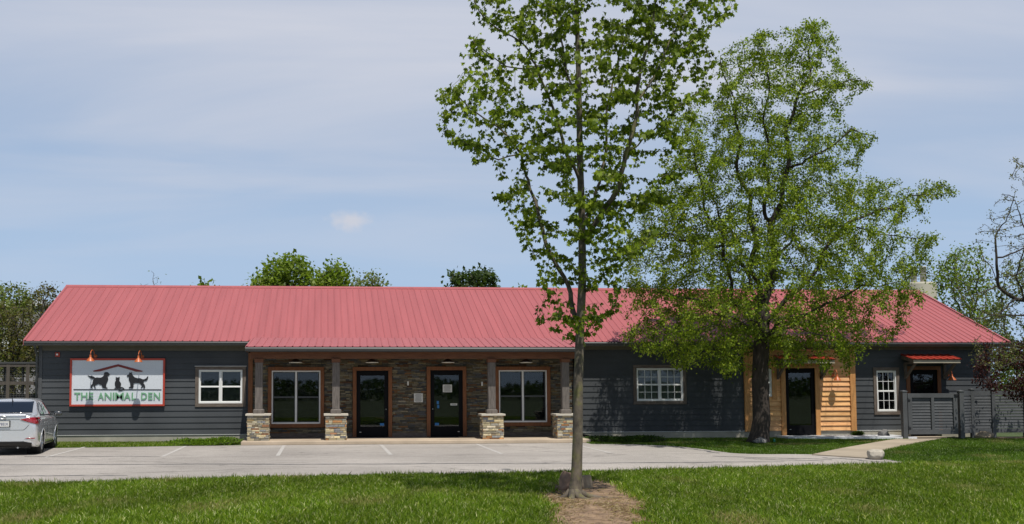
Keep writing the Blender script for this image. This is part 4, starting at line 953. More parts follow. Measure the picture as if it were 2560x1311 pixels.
# ------------------------------------------------------------------ trees
def resample(pts, step):
    out_ = [Vector(pts[0])]
    for a, b in zip(pts[:-1], pts[1:]):
        a, b = Vector(a), Vector(b); n = max(1, int((b-a).length/step))
        for i in range(1, n+1): out_.append(a+(b-a)*i/n)
    return out_
def tree(name, label, limbs, attract, step=.14, di=1.2, dk=.28, iters=90, trunk_r=.1, tip_r=.004, expo=2.3, leafn=5, leafr=.03, leafsize=.08, spread=.12,
         shape='maple', cols=((.06, .12, .02),), bark='barkg', seed=1, droop=.3, trop=(0, 0, .15), base_flare=.4, group=None, extra=None, sub=.8, avoid=None, foliage=True, cat='tree', leafdir=0.0, limb_r=None, fold=.45, wob=.05):
    rs = np.random.RandomState(seed)
    P = []; par = []
    lim_min = []
    for li, (pi, pts, r0, r1) in enumerate(limbs):
        rp = resample(pts, step)
        if pi is not None and len(rp) > 8:
            ph_ = rs.uniform(0, 6.3, 6); am = wob*min(1, len(rp)*step/3)
            for k in range(1, len(rp)):
                q_ = k*step; e_ = am*min(1, k/6); rp[k] = rp[k]+Vector((e_*(math.sin(q_*2.1+ph_[0])+.6*math.sin(q_*4.7+ph_[1])), e_*(math.sin(q_*1.9+ph_[2])+.6*math.sin(q_*4.1+ph_[3])), e_*.6*(math.sin(q_*2.6+ph_[4])+.6*math.sin(q_*5.3+ph_[5]))))
        if pi is None: P.append(rp[0]); par.append(-1); lim_min.append(r0); prev = 0; st_ = 1
        else:
            arr = np.array([p[:] for p in P]); prev = int(((arr-np.array(rp[0][:]))**2).sum(1).argmin()); st_ = 1
        for k in range(st_, len(rp)):
            P.append(rp[k]+Vector(rs.normal(0, step*.07, 3)) if pi is not None else rp[k]); par.append(prev); prev = len(P)-1; lim_min.append(r0+(r1-r0)*k/(len(rp)-1))
    P = np.array([p[:] for p in P]); par = list(par); lim_min = list(lim_min)
    A = attract.copy(); near = np.full(len(A), -1); nd = np.full(len(A), 1e9)
    def upd(i0):
        nonlocal near, nd
        new = P[i0:]
        for s_ in range(0, len(new), 200):
            blk_ = new[s_:s_+200]; D = np.sqrt(((A[:, None, :]-blk_[None])**2).sum(2)); k = D.argmin(1); dm_ = D[np.arange(len(A)), k]; mk = dm_ < nd
            nd[mk] = dm_[mk]; near[mk] = k[mk]+i0+s_
    upd(0); tv = np.array(trop)
    made = {}
    for it in range(iters):
        keep = nd > dk; A = A[keep]; near = near[keep]; nd = nd[keep]
        if len(A) == 0: break
        act = nd < di*(3 if it < 12 else 1)
        if not act.any(): act = nd < di*4
        if not act.any(): break
        dirs = A[act]-P[near[act]]; dirs /= np.linalg.norm(dirs, axis=1)[:, None]+1e-9
        idx, inv = np.unique(near[act], return_inverse=True); acc = np.zeros((len(idx), 3)); np.add.at(acc, inv, dirs)
        acc /= np.linalg.norm(acc, axis=1)[:, None]+1e-9; acc += tv+rs.normal(0, .16, acc.shape); acc /= np.linalg.norm(acc, axis=1)[:, None]+1e-9
        newp = P[idx]+acc*step; ok = []
        for q, i in enumerate(idx):
            ch = made.setdefault(i, [])
            if len(ch) >= 3 or any(((c_-newp[q])**2).sum() < (step*.45)**2 for c_ in ch): continue
            ch.append(newp[q]); ok.append(q)
        if not ok: break
        i0 = len(P); P = np.vstack([P, newp[ok]]); par += [int(idx[q]) for q in ok]; lim_min += [0]*len(ok); upd(i0)
    n = len(P); par = np.array(par); ch = [[] for _ in range(n)]
    for i in range(1, n): ch[par[i]].append(i)
    r = np.zeros(n)
    for i in range(n-1, -1, -1):
        r[i] = max(tip_r, (sum(r[c_]**expo for c_ in ch[i]))**(1/expo) if ch[i] else tip_r)
    # limbs given by hand keep their drawn radius
    lm = np.array(lim_min)
    h = lm > 0; r[h] = np.maximum(np.minimum(r[h], lm[h]*1.1), lm[h])
    for i in range(1, n):
        if r[i] > r[par[i]]: r[i] = r[par[i]]
    root = thing(name, label, cat, tuple(P[0]), group)
    mb = MB(); stack = [(0, None)]
    while stack:
        s0, pr_ = stack.pop(); chain = [s0]; cur = s0
        while ch[cur]:
            cs = sorted(ch[cur], key=lambda c_: -r[c_]); chain.append(cs[0])
            for c_ in cs[1:]: stack.append((c_, cur))
            cur = cs[0]
        pts = [P[i] for i in chain]; rad = [float(r[i]) for i in chain]
        if pr_ is not None: pts = [P[pr_]]+pts; rad = [min(rad[0], float(r[pr_]))]+rad
        if len(pts) < 2: continue
        if pr_ is None and base_flare:
            z0 = pts[0][2]
            for k in range(len(pts)):
                hh = pts[k][2]-z0
                if hh < .8: rad[k] *= 1+base_flare*math.exp(-hh/.18)
        mxr = max(rad); mb.tube(pts, rad, 14 if mxr > .1 else 8 if mxr > .04 else 5 if mxr > .012 else 3)
    if extra: extra(mb)
    mb.build('trunk', MT[bark], root, smooth=True)
    if not foliage: return root
    # leaves
    cand = np.where((r < leafr) & (np.arange(n) > 3))[0]
    cnt = rs.poisson(leafn, len(cand)); src = np.repeat(cand, cnt); m = len(src)
    t = rs.rand(m, 1); base = P[src]*t+P[par[src]]*(1-t); outd = P[src]-P[par[src]]; outd /= np.linalg.norm(outd, axis=1)[:, None]+1e-9
    if shape == 'maple':
        th = rs.uniform(0, 2*PI, m); rad_ = spread*rs.uniform(.25, 1.0, m); off_ = np.stack([np.cos(th)*rad_, np.sin(th)*rad_, -rad_*rs.uniform(-.5, .7, m)], 1); pos = base+off_
        a = off_/rad_[:, None]*.55+rs.normal(0, .25, (m, 3)); a[:, 2] -= rs.uniform(.25, 1.3, m)
    else:
        pos = base+rs.normal(0, spread*.5, (m, 3)); pos[:, 2] -= abs(rs.normal(0, spread*.3, m))*droop
        a = outd*.6+rs.normal(0, .7, (m, 3)); a[:, 2] -= droop*1.6
    if avoid is not None: k = avoid(pos); pos, outd, src, a = pos[k], outd[k], src[k], a[k]; m = len(pos)
    a /= np.linalg.norm(a, axis=1)[:, None]
    nrm = rs.normal(0, .55, (m, 3)); nrm[:, 2] += 1.0; nrm -= a*(nrm*a).sum(1)[:, None]; nrm /= np.linalg.norm(nrm, axis=1)[:, None]+1e-9; b = np.cross(nrm, a)
    sz = leafsize*rs.uniform(.6, 1.25, m)
    if shape == 'maple':
        T = np.array([(.0, 0), (.30, -.12), (.26, .12), (.62, .16), (.40, .38), (.50, .62), (.20, .60), (.0, 1.0), (-.20, .60), (-.50, .62), (-.40, .38), (-.62, .16), (-.26, .12), (-.30, -.12)])
    elif shape == 'oval': T = np.array([(0, 0), (.28, .35), (.22, .75), (0, 1), (-.22, .75), (-.28, .35)])
    else: T = np.array([(0, 0), (.34, .42), (0, 1), (-.34, .42)])
    k = len(T); V = pos[:, None]+sz[:, None, None]*(T[None, :, 0, None]*b[:, None]+T[None, :, 1, None]*a[:, None]-(np.abs(T[None, :, 0, None])*fold+T[None, :, 1, None]**2*.22)*nrm[:, None])
    Fc = np.arange(m*k).reshape(m, k); C = np.array(cols); ci = rs.randint(0, len(C), m); cc = C[ci]*rs.uniform(.75, 1.25, (m, 1))
    # clump tint: neighbouring leaves share a shade
    from mathutils import noise as mn
    cn = np.array([mn.noise(Vector(p)*1.1) for p in P]); cc *= (1+.28*cn[src])[:, None]
    me = npmesh('crown', V.reshape(-1, 3), Fc, MT['leaf'], cc); link('crown', me, root)
    print(name, 'nodes', n, 'leaves', m)
    return root
def crown_points(rows, Yc, depth, n, seed, thr=-.1, nscale=1.0, cond=None, zmin=.5, rag=.0):
    """random points inside a crown: rows = (pixel y, left, right) silhouette at distance plane Yc"""
    rs = np.random.RandomState(seed); from mathutils import noise as mn; rows = sorted(rows); ys = np.array([q[0] for q in rows]); l_ = np.array([q[1] for q in rows]); r_ = np.array([q[2] for q in rows]); out_ = []
    cum = np.array([max(q[2]-q[1], 1) for q in rows], float)
    tries = 0
    while len(out_) < n and tries < n*60:
        tries += 1
        py = rs.uniform(ys[0], ys[-1]); a, b = np.interp(py, ys, l_), np.interp(py, ys, r_)
        if rs.rand() > (b-a)/cum.max(): continue
        t = rs.uniform(-1, 1); px = (a+b)/2+t*(b-a)/2; dd = depth(py)*math.sqrt(max(0, 1-t*t*.8))
        y = Yc+rs.uniform(-1, 1)*dd; p = at(px, py, Y=y)
        if p.z < zmin or mn.noise(p*nscale+Vector((seed*3.1, 0, 0))) < thr+rag*t**4: continue
        if cond and not cond(p): continue
        out_.append(p[:])
    return np.array(out_)

# ---- the near maple
mbp = at(1440, 1252, Z=0); MY = mbp.y+.12
mp_ = lambda px, py, dy=0: at(px, py, Y=MY+dy)
ml = [(None, [(mbp.x, MY, -.05), mp_(1441, 1200), mp_(1444, 1100), mp_(1446, 950), mp_(1450, 830), mp_(1456, 700), mp_(1455, 560), mp_(1450, 400), mp_(1447, 213), mp_(1441, 0), mp_(1438, -160)], .086, .026),
      (0, [mp_(1446, 815), mp_(1430, 770, .1), mp_(1416, 709, .2), mp_(1375, 614, .35), mp_(1351, 555, .45), mp_(1322, 454, .6), mp_(1295, 384, .7), mp_(1242, 315, .8), mp_(1180, 268, .9), mp_(1125, 225, .9)], .042, .008),
      (0, [mp_(1295, 384, .7), mp_(1247, 400, .6), mp_(1180, 365, .5), mp_(1129, 345, .4), mp_(1105, 300, .4)], .014, .006),
      (0, [mp_(1450, 450), mp_(1407, 342, -.2), mp_(1375, 251, -.4), mp_(1338, 176, -.6), mp_(1290, 105, -.7), mp_(1225, 50, -.8), mp_(1195, 0, -.8)], .030, .008),
      (0, [mp_(1338, 176, -.6), mp_(1270, 165, -.7), mp_(1215, 130, -.8), mp_(1180, 105, -.8)], .014, .006),
      (0, [mp_(1448, 260), mp_(1428, 203, .2), mp_(1402, 96, .5), mp_(1380, 0, .7), mp_(1360, -90, .8)], .022, .010),
      (0, [mp_(1456, 610), mp_(1480, 565, -.2), mp_(1503, 534, -.3), mp_(1540, 459, -.5), mp_(1572, 347, -.7), mp_(1599, 256, -.8), mp_(1631, 64, -.9), mp_(1650, -60, -.9)], .045, .012),
      (0, [mp_(1599, 256, -.8), mp_(1642, 160, -.6), mp_(1716, 21, -.4), mp_(1760, -60, -.3)], .018, .008),
      (0, [mp_(1642, 160, -.6), mp_(1720, 110, -.7), mp_(1800, 50, -.8), mp_(1835, 12, -.8)], .012, .006),
      (0, [mp_(1457, 560), mp_(1487, 507, .4), mp_(1498, 400, .6), mp_(1524, 267, .8), mp_(1546, 176, .9), mp_(1572, 70, 1.0), mp_(1590, -40, 1)], .030, .010),
      (0, [mp_(1560, 390, -.6), mp_(1620, 330, -.9), mp_(1700, 270, -1.1), mp_(1775, 215, -1.2)], .014, .006),
      (0, [mp_(1500, 540, -.3), mp_(1570, 500, -.6), mp_(1620, 480, -.8), mp_(1660, 440, -.9)], .012, .006),
      (0, [mp_(1455, 720), mp_(1500, 690, -.4), mp_(1550, 650, -.7), mp_(1610, 620, -.8)], .012, .006),
      (0, [mp_(1448, 800), mp_(1400, 790, -.3), mp_(1355, 800, -.4)], .010, .006),
      (0, [mp_(1450, 790), mp_(1500, 790, .2), mp_(1540, 770, .2)], .010, .006),
      (0, [mp_(1450, 400), mp_(1400, 420, .8), mp_(1340, 380, 1.2)], .012, .006),
      (0, [mp_(1375, 614, .35), mp_(1340, 640, .3), mp_(1315, 610, .2)], .009, .005)]
rowsm = [(-220, 1350, 1560), (-100, 1230, 1760), (0, 1180, 1835), (50, 1185, 1800), (110, 1168, 1775), (170, 1180, 1790), (230, 1090, 1800), (300, 1090, 1790), (350, 1110, 1770), (400, 1165, 1740), (450, 1228, 1710), (500, 1232, 1680), (550, 1285, 1670), (600, 1305, 1665), (650, 1308, 1640), (700, 1310, 1580), (750, 1342, 1560), (800, 1340, 1550), (850, 1345, 1490)]
Am = crown_points(rowsm, MY, lambda y: 1.7 if y < 500 else 1.2 if y < 650 else .7, 1750, 3, thr=-.13, nscale=1.5, rag=.2,
                  cond=lambda p: True)
# keep the two sky gaps on the left side open
from mathutils import noise as mnz
def px_of(p):
    v = Vector(p)-EYE; d_ = v.dot(_f); return CX+F*v.dot(_r)/d_, CY-F*v.dot(_u)/d_
kk = []
for p in Am:
    x, y = px_of(p); g_ = False
    if 1085 < x < 1230 and 105 < y < 215 and (y-105) > (1230-x)*-.2+30+(x-1180)*.6: g_ = True
    if 1160 < x < 1290 and 440 < y < 640 and x < 1160+(y-380)*.6+40 and not (450 < y < 520 and x > 1225): g_ = True
    kk.append(not g_)
Am = Am[np.array(kk)]
mroots = []
def roots(mb):
    for ang, ln, r_ in ((-.35, 1.05, .032), (-1.3, .5, .045), (-2.2, .42, .04), (2.6, .4, .035), (1.2, .4, .035), (.5, .35, .03)):
        pts = [(mbp.x+math.cos(ang+.1*k)*(.05+ln*k/6), MY+math.sin(ang+.1*k)*(.05+ln*k/6), .12*math.exp(-k*1.1)+.016-.012*k/6*2) for k in range(7)]
        mb.tube(pts, [r_*1.7*(1-.13*k) for k in range(7)], 8)
tree('maple_tree', 'young maple in front with a lichen-stained grey trunk and loose bright green leaves', ml, Am, step=.13, di=.9, dk=.22, trunk_r=.1, tip_r=.0035, leafn=7.4, leafr=.0105, leafsize=.076, spread=.12, fold=.85,
     shape='maple', cols=((.18, .25, .016), (.14, .20, .013), (.25, .32, .026), (.095, .145, .011)), bark='barkm', seed=5, droop=.45, extra=roots, base_flare=.75)

# ---- the large dark-barked tree by the entrance
bb_ = at(1906, 1109, Z=0); BYY = bb_.y+.3
bp = lambda px, py, dy=0: at(px, py, Y=BYY+dy)
bl = [(None, [(bb_.x, BYY, -.05), bp(1904, 1050), bp(1900, 950), bp(1903, 870), bp(1906, 780)], .275, .225),
      (0, [bp(1906, 780), bp(1930, 640, -.2), bp(1945, 520, -.4), bp(1965, 400, -.6), bp(1985, 280, -.8), bp(2020, 160, -.9), bp(2045, 60, -1)], .12, .015),
      (0, [bp(1905, 800), bp(1885, 650, -.5), bp(1870, 500, -.9), bp(1850, 380, -1.2), bp(1830, 260, -1.4), bp(1810, 140, -1.5)], .095, .012),
      (0, [bp(1915, 560, -.3), bp(1912, 430, -.9), bp(1920, 300, -1.2), bp(1915, 190, -1.4), bp(1895, 90, -1.5)], .06, .010),
      (0, [bp(1903, 840), bp(1840, 740, -.4), bp(1800, 620, -.6), bp(1770, 500, -.7), bp(1735, 400, -.8), bp(1690, 300, -.8)], .075, .010),
      (0, [bp(1905, 820), bp(1980, 740, -.7), bp(2060, 640, -1.1), bp(2120, 560, -1.3), bp(2200, 520, -1.4), bp(2290, 495, -1.5), bp(2385, 483, -1.5)], .085, .008),
      (0, [bp(1962, 420, -.6), bp(2010, 410, -.9), bp(2060, 370, -1.1), bp(2110, 330, -1.3), bp(2190, 345, -1.4)], .05, .008),
      (0, [bp(2000, 240, -.8), bp(2060, 220, -1), bp(2120, 205, -1.1), bp(2175, 215, -1.1)], .03, .006),
      (0, [bp(1904, 830), bp(1800, 780, -.8), bp(1700, 740, -1.3), bp(1620, 720, -1.6)], .07, .010),
      (0, [bp(1800, 620, -.6), bp(1720, 600, -1), bp(1640, 590, -1.2), bp(1580, 600, -1.4)], .045, .008),
      (0, [bp(1903, 850), bp(1960, 800, -1.1), bp(2060, 760, -1.7), bp(2160, 720, -2.0), bp(2250, 700, -2.1)], .07, .010),
      (0, [bp(1903, 850), bp(1880, 810, -1.6), bp(1800, 810, -2.4), bp(1720, 830, -2.8)], .05, .010),
      (0, [bp(1904, 850), bp(1950, 820, -1.8), bp(2020, 830, -2.6), bp(2100, 850, -2.9)], .05, .010),
      (0, [bp(2120, 560, -1.3), bp(2200, 590, -1.6), bp(2280, 590, -1.7), bp(2340, 590, -1.7)], .03, .006),
      (0, [bp(1906, 760), bp(1950, 660, .8), bp(1990, 520, 1.6), bp(2030, 420, 2.0)], .07, .012),
      (0, [bp(1905, 770), bp(1850, 650, .8), bp(1800, 520, 1.6), bp(1760, 430, 2.0)], .06, .012)]
rowsb = [(40, 2030, 2060), (75, 1890, 2080), (120, 1805, 2105), (160, 1775, 2110), (200, 1730, 2165), (225, 1720, 2175), (260, 1710, 2110), (300, 1690, 2110), (340, 1670, 2200), (370, 1665, 2190), (400, 1650, 2110), (430, 1640, 2180), (450, 1620, 2360), (480, 1600, 2385), (520, 1590, 2300), (560, 1590, 2330), (600, 1565, 2350), (650, 1560, 2345), (700, 1570, 2320), (750, 1590, 2320), (800, 1575, 2290), (850, 1555, 2240), (885, 1600, 2200), (915, 1680, 2150), (935, 1720, 2110)]
def notroof(p): return p[1] < -.75 or p[2] > ZE+SL*(p[1]-YE)+.5
def suncorner(p):
    """the crown is thin where it would shade the cedar boards and the siding right of them"""
    t = p[1]/sv.y; x, z = p[0]-sv.x*t, p[2]-sv.z*t
    return 16.0 < x < 21.5 and -.3 < z < 2.35
rsun = random.Random(5)
def nottrunk(p):
    x, y = px_of(p)
    if y > 880: return (x < 1860 or x > 1960) and (x < 1700 or x > 2135 or x < 1860 or y < 920 or x > 2040 and y < 945)
    return True
Ab = crown_points(rowsb, BYY-.5, lambda y: 1.2+2.8*min(1, max(0, (y-40)/500)) if y < 800 else 2.2, 6400, 9, thr=-.13, nscale=1.0, rag=.30, cond=lambda p: notroof(p) and nottrunk(p) and (not suncorner(p) or rsun.random() < .05))
rowsl = [(470, 1600, 1760), (560, 1570, 1760), (640, 1545, 1760), (720, 1550, 1760), (800, 1550, 1760), (850, 1545, 1740), (890, 1590, 1720)]
Ab = np.vstack([Ab, crown_points(rowsl, BYY-.5, lambda y: 1.6, 1000, 19, thr=-.2, nscale=1.2, rag=.25, cond=lambda p: notroof(p))])
tree('shade_tree', 'large dark-barked tree with fine olive-green leaves beside the cedar entrance', bl, Ab, step=.17, di=1.1, dk=.26, trunk_r=.3, tip_r=.0035, expo=2.35, leafn=20, leafr=.013, leafsize=.078, spread=.15,
     shape='diamond', cols=((.175, .25, .018), (.135, .20, .015), (.235, .315, .026), (.085, .135, .010), (.32, .385, .038)), bark='barkd', seed=8, droop=.25, base_flare=.45, wob=.11,
     avoid=lambda p: ((p[:, 1] < -.6) | (p[:, 2] > ZE+SL*(p[:, 1]-YE)+.15)) & ~((p[:, 0]-sv.x*p[:, 1]/sv.y > 16.15) & (p[:, 0]-sv.x*p[:, 1]/sv.y < 21.5) & (p[:, 2]-sv.z*p[:, 1]/sv.y > -.2) & (p[:, 2]-sv.z*p[:, 1]/sv.y < 2.2)))

# ---- sparse budding tree at the right edge, purple-leaved shrub under it
RY = -9.0; rp = lambda px, py, dy=0: at(px, py, Y=RY+dy)
rb = at(2680, 1130, Z=0)
rl = [(None, [(rp(2690, 1130).x, RY, 0), rp(2685, 1000), rp(2680, 900), rp(2670, 800)], .14, .11),
      (0, [rp(2670, 800), rp(2600, 760, -.2), rp(2540, 745, -.3), rp(2500, 715, -.4), rp(2488, 660, -.5), rp(2490, 600, -.5), rp(2515, 555, -.5)], .075, .012),
      (0, [rp(2500, 715, -.4), rp(2440, 735, -.6), rp(2380, 745, -.7)], .02, .006),
      (0, [rp(2490, 650, -.5), rp(2540, 630, -.6), rp(2600, 600, -.7)], .025, .008),
      (0, [rp(2680, 880), rp(2620, 780, .3), rp(2590, 650, .4), rp(2560, 560, .5), rp(2530, 500, .5)], .06, .008),
      (0, [rp(2590, 650, .4), rp(2600, 520, .3), rp(2570, 430, .2), rp(2535, 400, .2)], .03, .006),
      (0, [rp(2680, 900), rp(2600, 860, .5), rp(2530, 870, .6), rp(2470, 880, .7), rp(2420, 890, .7)], .03, .006),
      (0, [rp(2640, 770, -.1), rp(2560, 790, .3), rp(2490, 790, .4), rp(2430, 770, .4)], .03, .006),
      (0, [rp(2540, 745, -.3), rp(2500, 780, -.9), rp(2450, 800, -1.2), rp(2400, 790, -1.3)], .022, .005),
      (0, [rp(2590, 650, .4), rp(2540, 690, .2), rp(2470, 700, .1), rp(2410, 690, .1)], .022, .005),
      (0, [rp(2560, 755, -.3), rp(2550, 690, -.9), rp(2560, 620, -1.1), rp(2600, 560, -1.2)], .024, .006),
      (0, [rp(2660, 850), rp(2580, 900, -.5), rp(2500, 915, -.7), rp(2440, 905, -.8)], .025, .006)]
rows_r = [(395, 2530, 2600), (450, 2520, 2700), (520, 2480, 2760), (560, 2440, 2800), (600, 2425, 2820), (660, 2440, 2830), (720, 2370, 2840), (760, 2380, 2840), (820, 2420, 2830), (870, 2410, 2800), (920, 2440, 2760)]
Ar = crown_points(rows_r, RY, lambda y: 1.5, 1000, 12, thr=-.25)
tree('budding_tree', 'gnarled dark tree with sparse pale leaf buds at the right edge', rl, Ar, step=.13, di=1.2, dk=.18, tip_r=.0055, leafn=3.6, leafr=.012, leafsize=.05, spread=.08, shape='oval',
     cols=((.17, .17, .06), (.13, .14, .04), (.21, .20, .08)), bark='barkd', seed=13, droop=.1, avoid=lambda p: (p[:, 1] < -.8))
PY = -2.6; pp_ = lambda px, py, dy=0: at(px, py, Y=PY+dy)
rows_p = [(855, 2470, 2600), (890, 2440, 2660), (930, 2435, 2680), (965, 2440, 2690), (990, 2480, 2690), (1008, 2500, 2660)]
Ap = crown_points(rows_p, PY, lambda y: .9, 560, 14, thr=-.2)
tree('purple_leaf_tree', 'low purple-leaved tree overhanging the fence at the right edge', [(None, [(pp_(2640, 1095).x, PY, 0), pp_(2635, 1020), pp_(2620, 960)], .06, .04), (0, [pp_(2620, 960), pp_(2560, 920), pp_(2500, 900), pp_(2450, 915)], .02, .006), (0, [pp_(2620, 960), pp_(2560, 960, -.3), pp_(2490, 965, -.4)], .02, .006)],
     Ap, step=.13, di=1.0, dk=.2, tip_r=.004, leafn=15, leafr=.012, leafsize=.08, spread=.17, shape='oval', cols=((.055, .018, .020), (.035, .013, .015), (.085, .028, .025)), bark='barkd', seed=15, droop=.3)

def noise2(x, y, sc, seed):
    rs_ = np.random.RandomState(seed); o = np.zeros_like(x)
    for k in range(6):
        a = rs_.uniform(0, 2*PI); f_ = sc*rs_.uniform(.5, 1.8); o += np.sin((x*math.cos(a)+y*math.sin(a))*f_+rs_.uniform(0, 6.3))
    return o/6
# ---- trees behind the building
def far_tree(name, label, rows, Y, dep, n, base_px, seed, cols, step=.45, leafsize=.26, leafn=6, bark='barkg', thr=-.12, group=None, tip=.012, spread=.5, leafr=.05, tr=.2, shape='diamond', dk=.5, base_z=0):
    leafn = leafn*3.2; A_ = crown_points(rows, Y, lambda y: dep, int(n*1.3), seed, thr=-.35 if Y > 20 else thr, nscale=.6)
    top = rows[0][0]; low = rows[-1][0]; px = base_px; tp = at(px, low-(low-top)*.35, Y=Y)
    b = at(px, low, Y=Y); lim = [(None, [(b.x, Y, base_z), (b.x+.1, Y, max(.8, b.z*.5)), tuple(b+Vector((0, 0, .4))), tuple(tp)], tr, tr*.35)]
    return tree(name, label, lim, A_, step=step, di=3, dk=dk, tip_r=tip, leafn=leafn, leafr=leafr, leafsize=leafsize, spread=spread, shape=shape, cols=cols, bark=bark, seed=seed, droop=.15, group=group, base_flare=.2)
G1 = ((.16, .23, .022), (.12, .18, .018), (.20, .27, .03))
G2 = ((.15, .19, .04), (.12, .155, .035), (.19, .23, .06))
G3 = ((.13, .12, .04), (.10, .085, .033), (.15, .15, .05))
far_tree('maple_behind', 'round bright green tree showing over the left part of the ridge', [(650, 690, 760), (670, 660, 775), (700, 640, 785), (740, 625, 790), (800, 620, 800), (850, 640, 790)], 26, 2.6, 900, 710, 31, G1, leafn=9)
far_tree('maple_behind', 'dark green treetop over the ridge just right of the round bright tree', [(660, 825, 850), (685, 790, 865), (705, 780, 875), (760, 775, 885), (830, 790, 880)], 28, 2.2, 650, 830, 32, G1, leafn=9)
far_tree('maple_behind', 'paler feathery treetop at the right end of the treetops over the ridge', [(687, 905, 935), (700, 875, 950), (715, 860, 962), (770, 860, 965), (830, 870, 950)], 27, 1.8, 500, 910, 33, G2, leafn=7, leafsize=.2)
far_tree('maple_behind', 'small leafy treetop with bare twigs left of the round bright tree', [(672, 640, 655), (690, 625, 660), (715, 610, 665), (780, 600, 670), (830, 610, 660)], 27, 1.2, 220, 640, 34, G1, leafn=4)
far_tree('maple_behind', 'dark clumpy treetop over the middle of the ridge left of the maple', [(677, 1130, 1240), (695, 1122, 1245), (715, 1112, 1246), (760, 1110, 1250), (840, 1130, 1230)], 22, 2.0, 420, 1180, 35, ((.05, .085, .02), (.065, .10, .025)), leafn=11, leafr=.03, leafsize=.24, spread=.3)
far_tree('sapling_behind', 'small green sprig over the ridge right of the dark clumpy treetop', [(702, 1292, 1306), (715, 1285, 1312), (760, 1284, 1314), (800, 1288, 1310)], 22, .6, 60, 1298, 36, G1, leafn=8, step=.3, tr=.08)
far_tree('sapling_behind', 'small green sprig over the ridge left of the treetops', [(698, 515, 528), (712, 500, 535), (750, 500, 540), (800, 505, 535)], 22, .8, 70, 518, 37, G1, leafn=6, step=.3, tr=.08)
far_tree('bare_tree_behind', 'thin bare twigs rising over the left end of the ridge', [(672, 395, 410), (690, 340, 420), (715, 335, 418), (770, 340, 415), (820, 360, 400)], 22, .8, 110, 380, 38, G2, leafn=.5, step=.3, tr=.07, leafsize=.12, tip=.009)
far_tree('tree_left', 'light green leafy tree at the far left edge', [(708, -60, 40), (730, -90, 85), (770, -110, 100), (820, -110, 100), (880, -100, 90), (930, -80, 70)], 14, 2.2, 900, -10, 41, G2, leafn=6, leafsize=.17, step=.32, spread=.3, dk=.4)
far_tree('tree_left', 'brownish half-bare tree behind the left gable', [(716, 90, 150), (735, 75, 150), (780, 60, 150), (840, 40, 150), (890, 30, 130), (930, 40, 120)], 12, 2.2, 800, 100, 42, G3, leafn=3.2, leafsize=.13, step=.3, spread=.3, dk=.36, bark='barkd')
far_tree('tree_left', 'tangled olive tree behind the kennel frame', [(760, -20, 60), (790, -60, 90), (830, -60, 110), (880, -60, 120), (930, -60, 110), (1000, -40, 100)], 9, 1.6, 700, 30, 43, G3, leafn=3.6, leafsize=.13, step=.28, spread=.28, dk=.34, bark='barkd')
far_tree('tree_right', 'green tree directly behind the right gable', [(620, 2380, 2440), (640, 2345, 2470), (690, 2330, 2490), (740, 2330, 2500), (800, 2360, 2520), (860, 2400, 2540), (900, 2440, 2560)], 14, 2.4, 950, 2430, 44, G1, leafn=3.6, leafsize=.15, step=.32, spread=.3, dk=.4)
far_tree('tree_right', 'pale green tree behind the gnarled tree at the right edge', [(640, 2530, 2600), (670, 2500, 2640), (720, 2480, 2680), (780, 2470, 2700), (850, 2470, 2700), (930, 2480, 2680), (1000, 2500, 2650)], 12, 2.0, 950, 2580, 45, G2, leafn=3.4, leafsize=.15, step=.32, spread=.3, dk=.4)

# ---- distant woods that read as one mass: behind the building and behind the viewer
def wood(name, label, x0, x1_, y, h, seed, n=26000, sz=.55):
    rs = np.random.RandomState(seed); x = rs.uniform(x0, x1_, n); yy = y+rs.normal(0, 2.5, n)
    top = h*(.72+.28*noise2(x, yy*0, .35, seed)+.12*noise2(x, yy*0, 1.1, seed+1)); z = top*rs.rand(n)**.7+.1
    P_ = np.stack([x, yy, z], 1); d_ = rs.normal(0, 1, (n, 3)); d_ /= np.linalg.norm(d_, axis=1)[:, None]; q = rs.normal(0, 1, (n, 3)); q = np.cross(d_, q); q /= np.linalg.norm(q, axis=1)[:, None]
    s_ = sz*rs.uniform(.5, 1.2, (n, 1)); V = np.stack([P_, P_+s_*(.4*q+.5*d_), P_+s_*d_, P_+s_*(-.4*q+.5*d_)], 1)
    C = np.array(((.06, .10, .02), (.08, .12, .025), (.045, .08, .015)))[rs.randint(0, 3, n)]*(1+.3*noise2(x, yy*0, .8, seed+2))[:, None]
    o = link(name, npmesh(name, V.reshape(-1, 3), np.arange(n*4).reshape(n, 4), MT['leaf'], C)); o['kind'] = 'stuff'; tag(o, label, 'wood')
wood('distant_wood', 'low belt of distant trees behind the building', -70, 120, 120, 7.5, 71)
wood('distant_wood', 'belt of trees behind the viewer, seen only in the glass', -70, 80, -85, 2.7, 72, n=14000, sz=.6)

# ---- far tank and buildings
TY = 110
a, b = at(2262, 700, Y=TY), at(2336, 700, Y=TY); zt_ = at(2300, 698, Y=TY).z; r_ = (b.x-a.x)/2; cxx = (a.x+b.x)/2
tk = thing('storage_tank', 'cream industrial tank with two vent pipes far behind the right end of the roof', 'tank', (cxx, TY, 0))
q = MB(); q.lathe([(r_, 0), (r_, zt_-.9), (r_*.97, zt_-.6), (0, zt_-.45)], (cxx, TY, 0), 'z', 40); q.build('tank_shell', MT['silo'], tk, smooth=True)
for px in (2279, 2303):
    x = at(px, 690, Y=TY).x; q = MB(); z1_ = at(px, 668, Y=TY).z; q.lathe([(.42, zt_-1), (.42, z1_-.2), (.47, z1_-.2), (.47, z1_), (0, z1_)], (x, TY-.5, 0), 'z', 20); q.build('vent_pipe', MT['silo'], tk, smooth=True)
q = MB()
for z in (zt_+.2, zt_+.6): q.tube([(cxx+math.cos(t)*r_*.95, TY+math.sin(t)*r_*.95, z) for t in np.linspace(0, 2*PI, 33)], .04, 5)
q.build('railing', MT['wire'], tk)
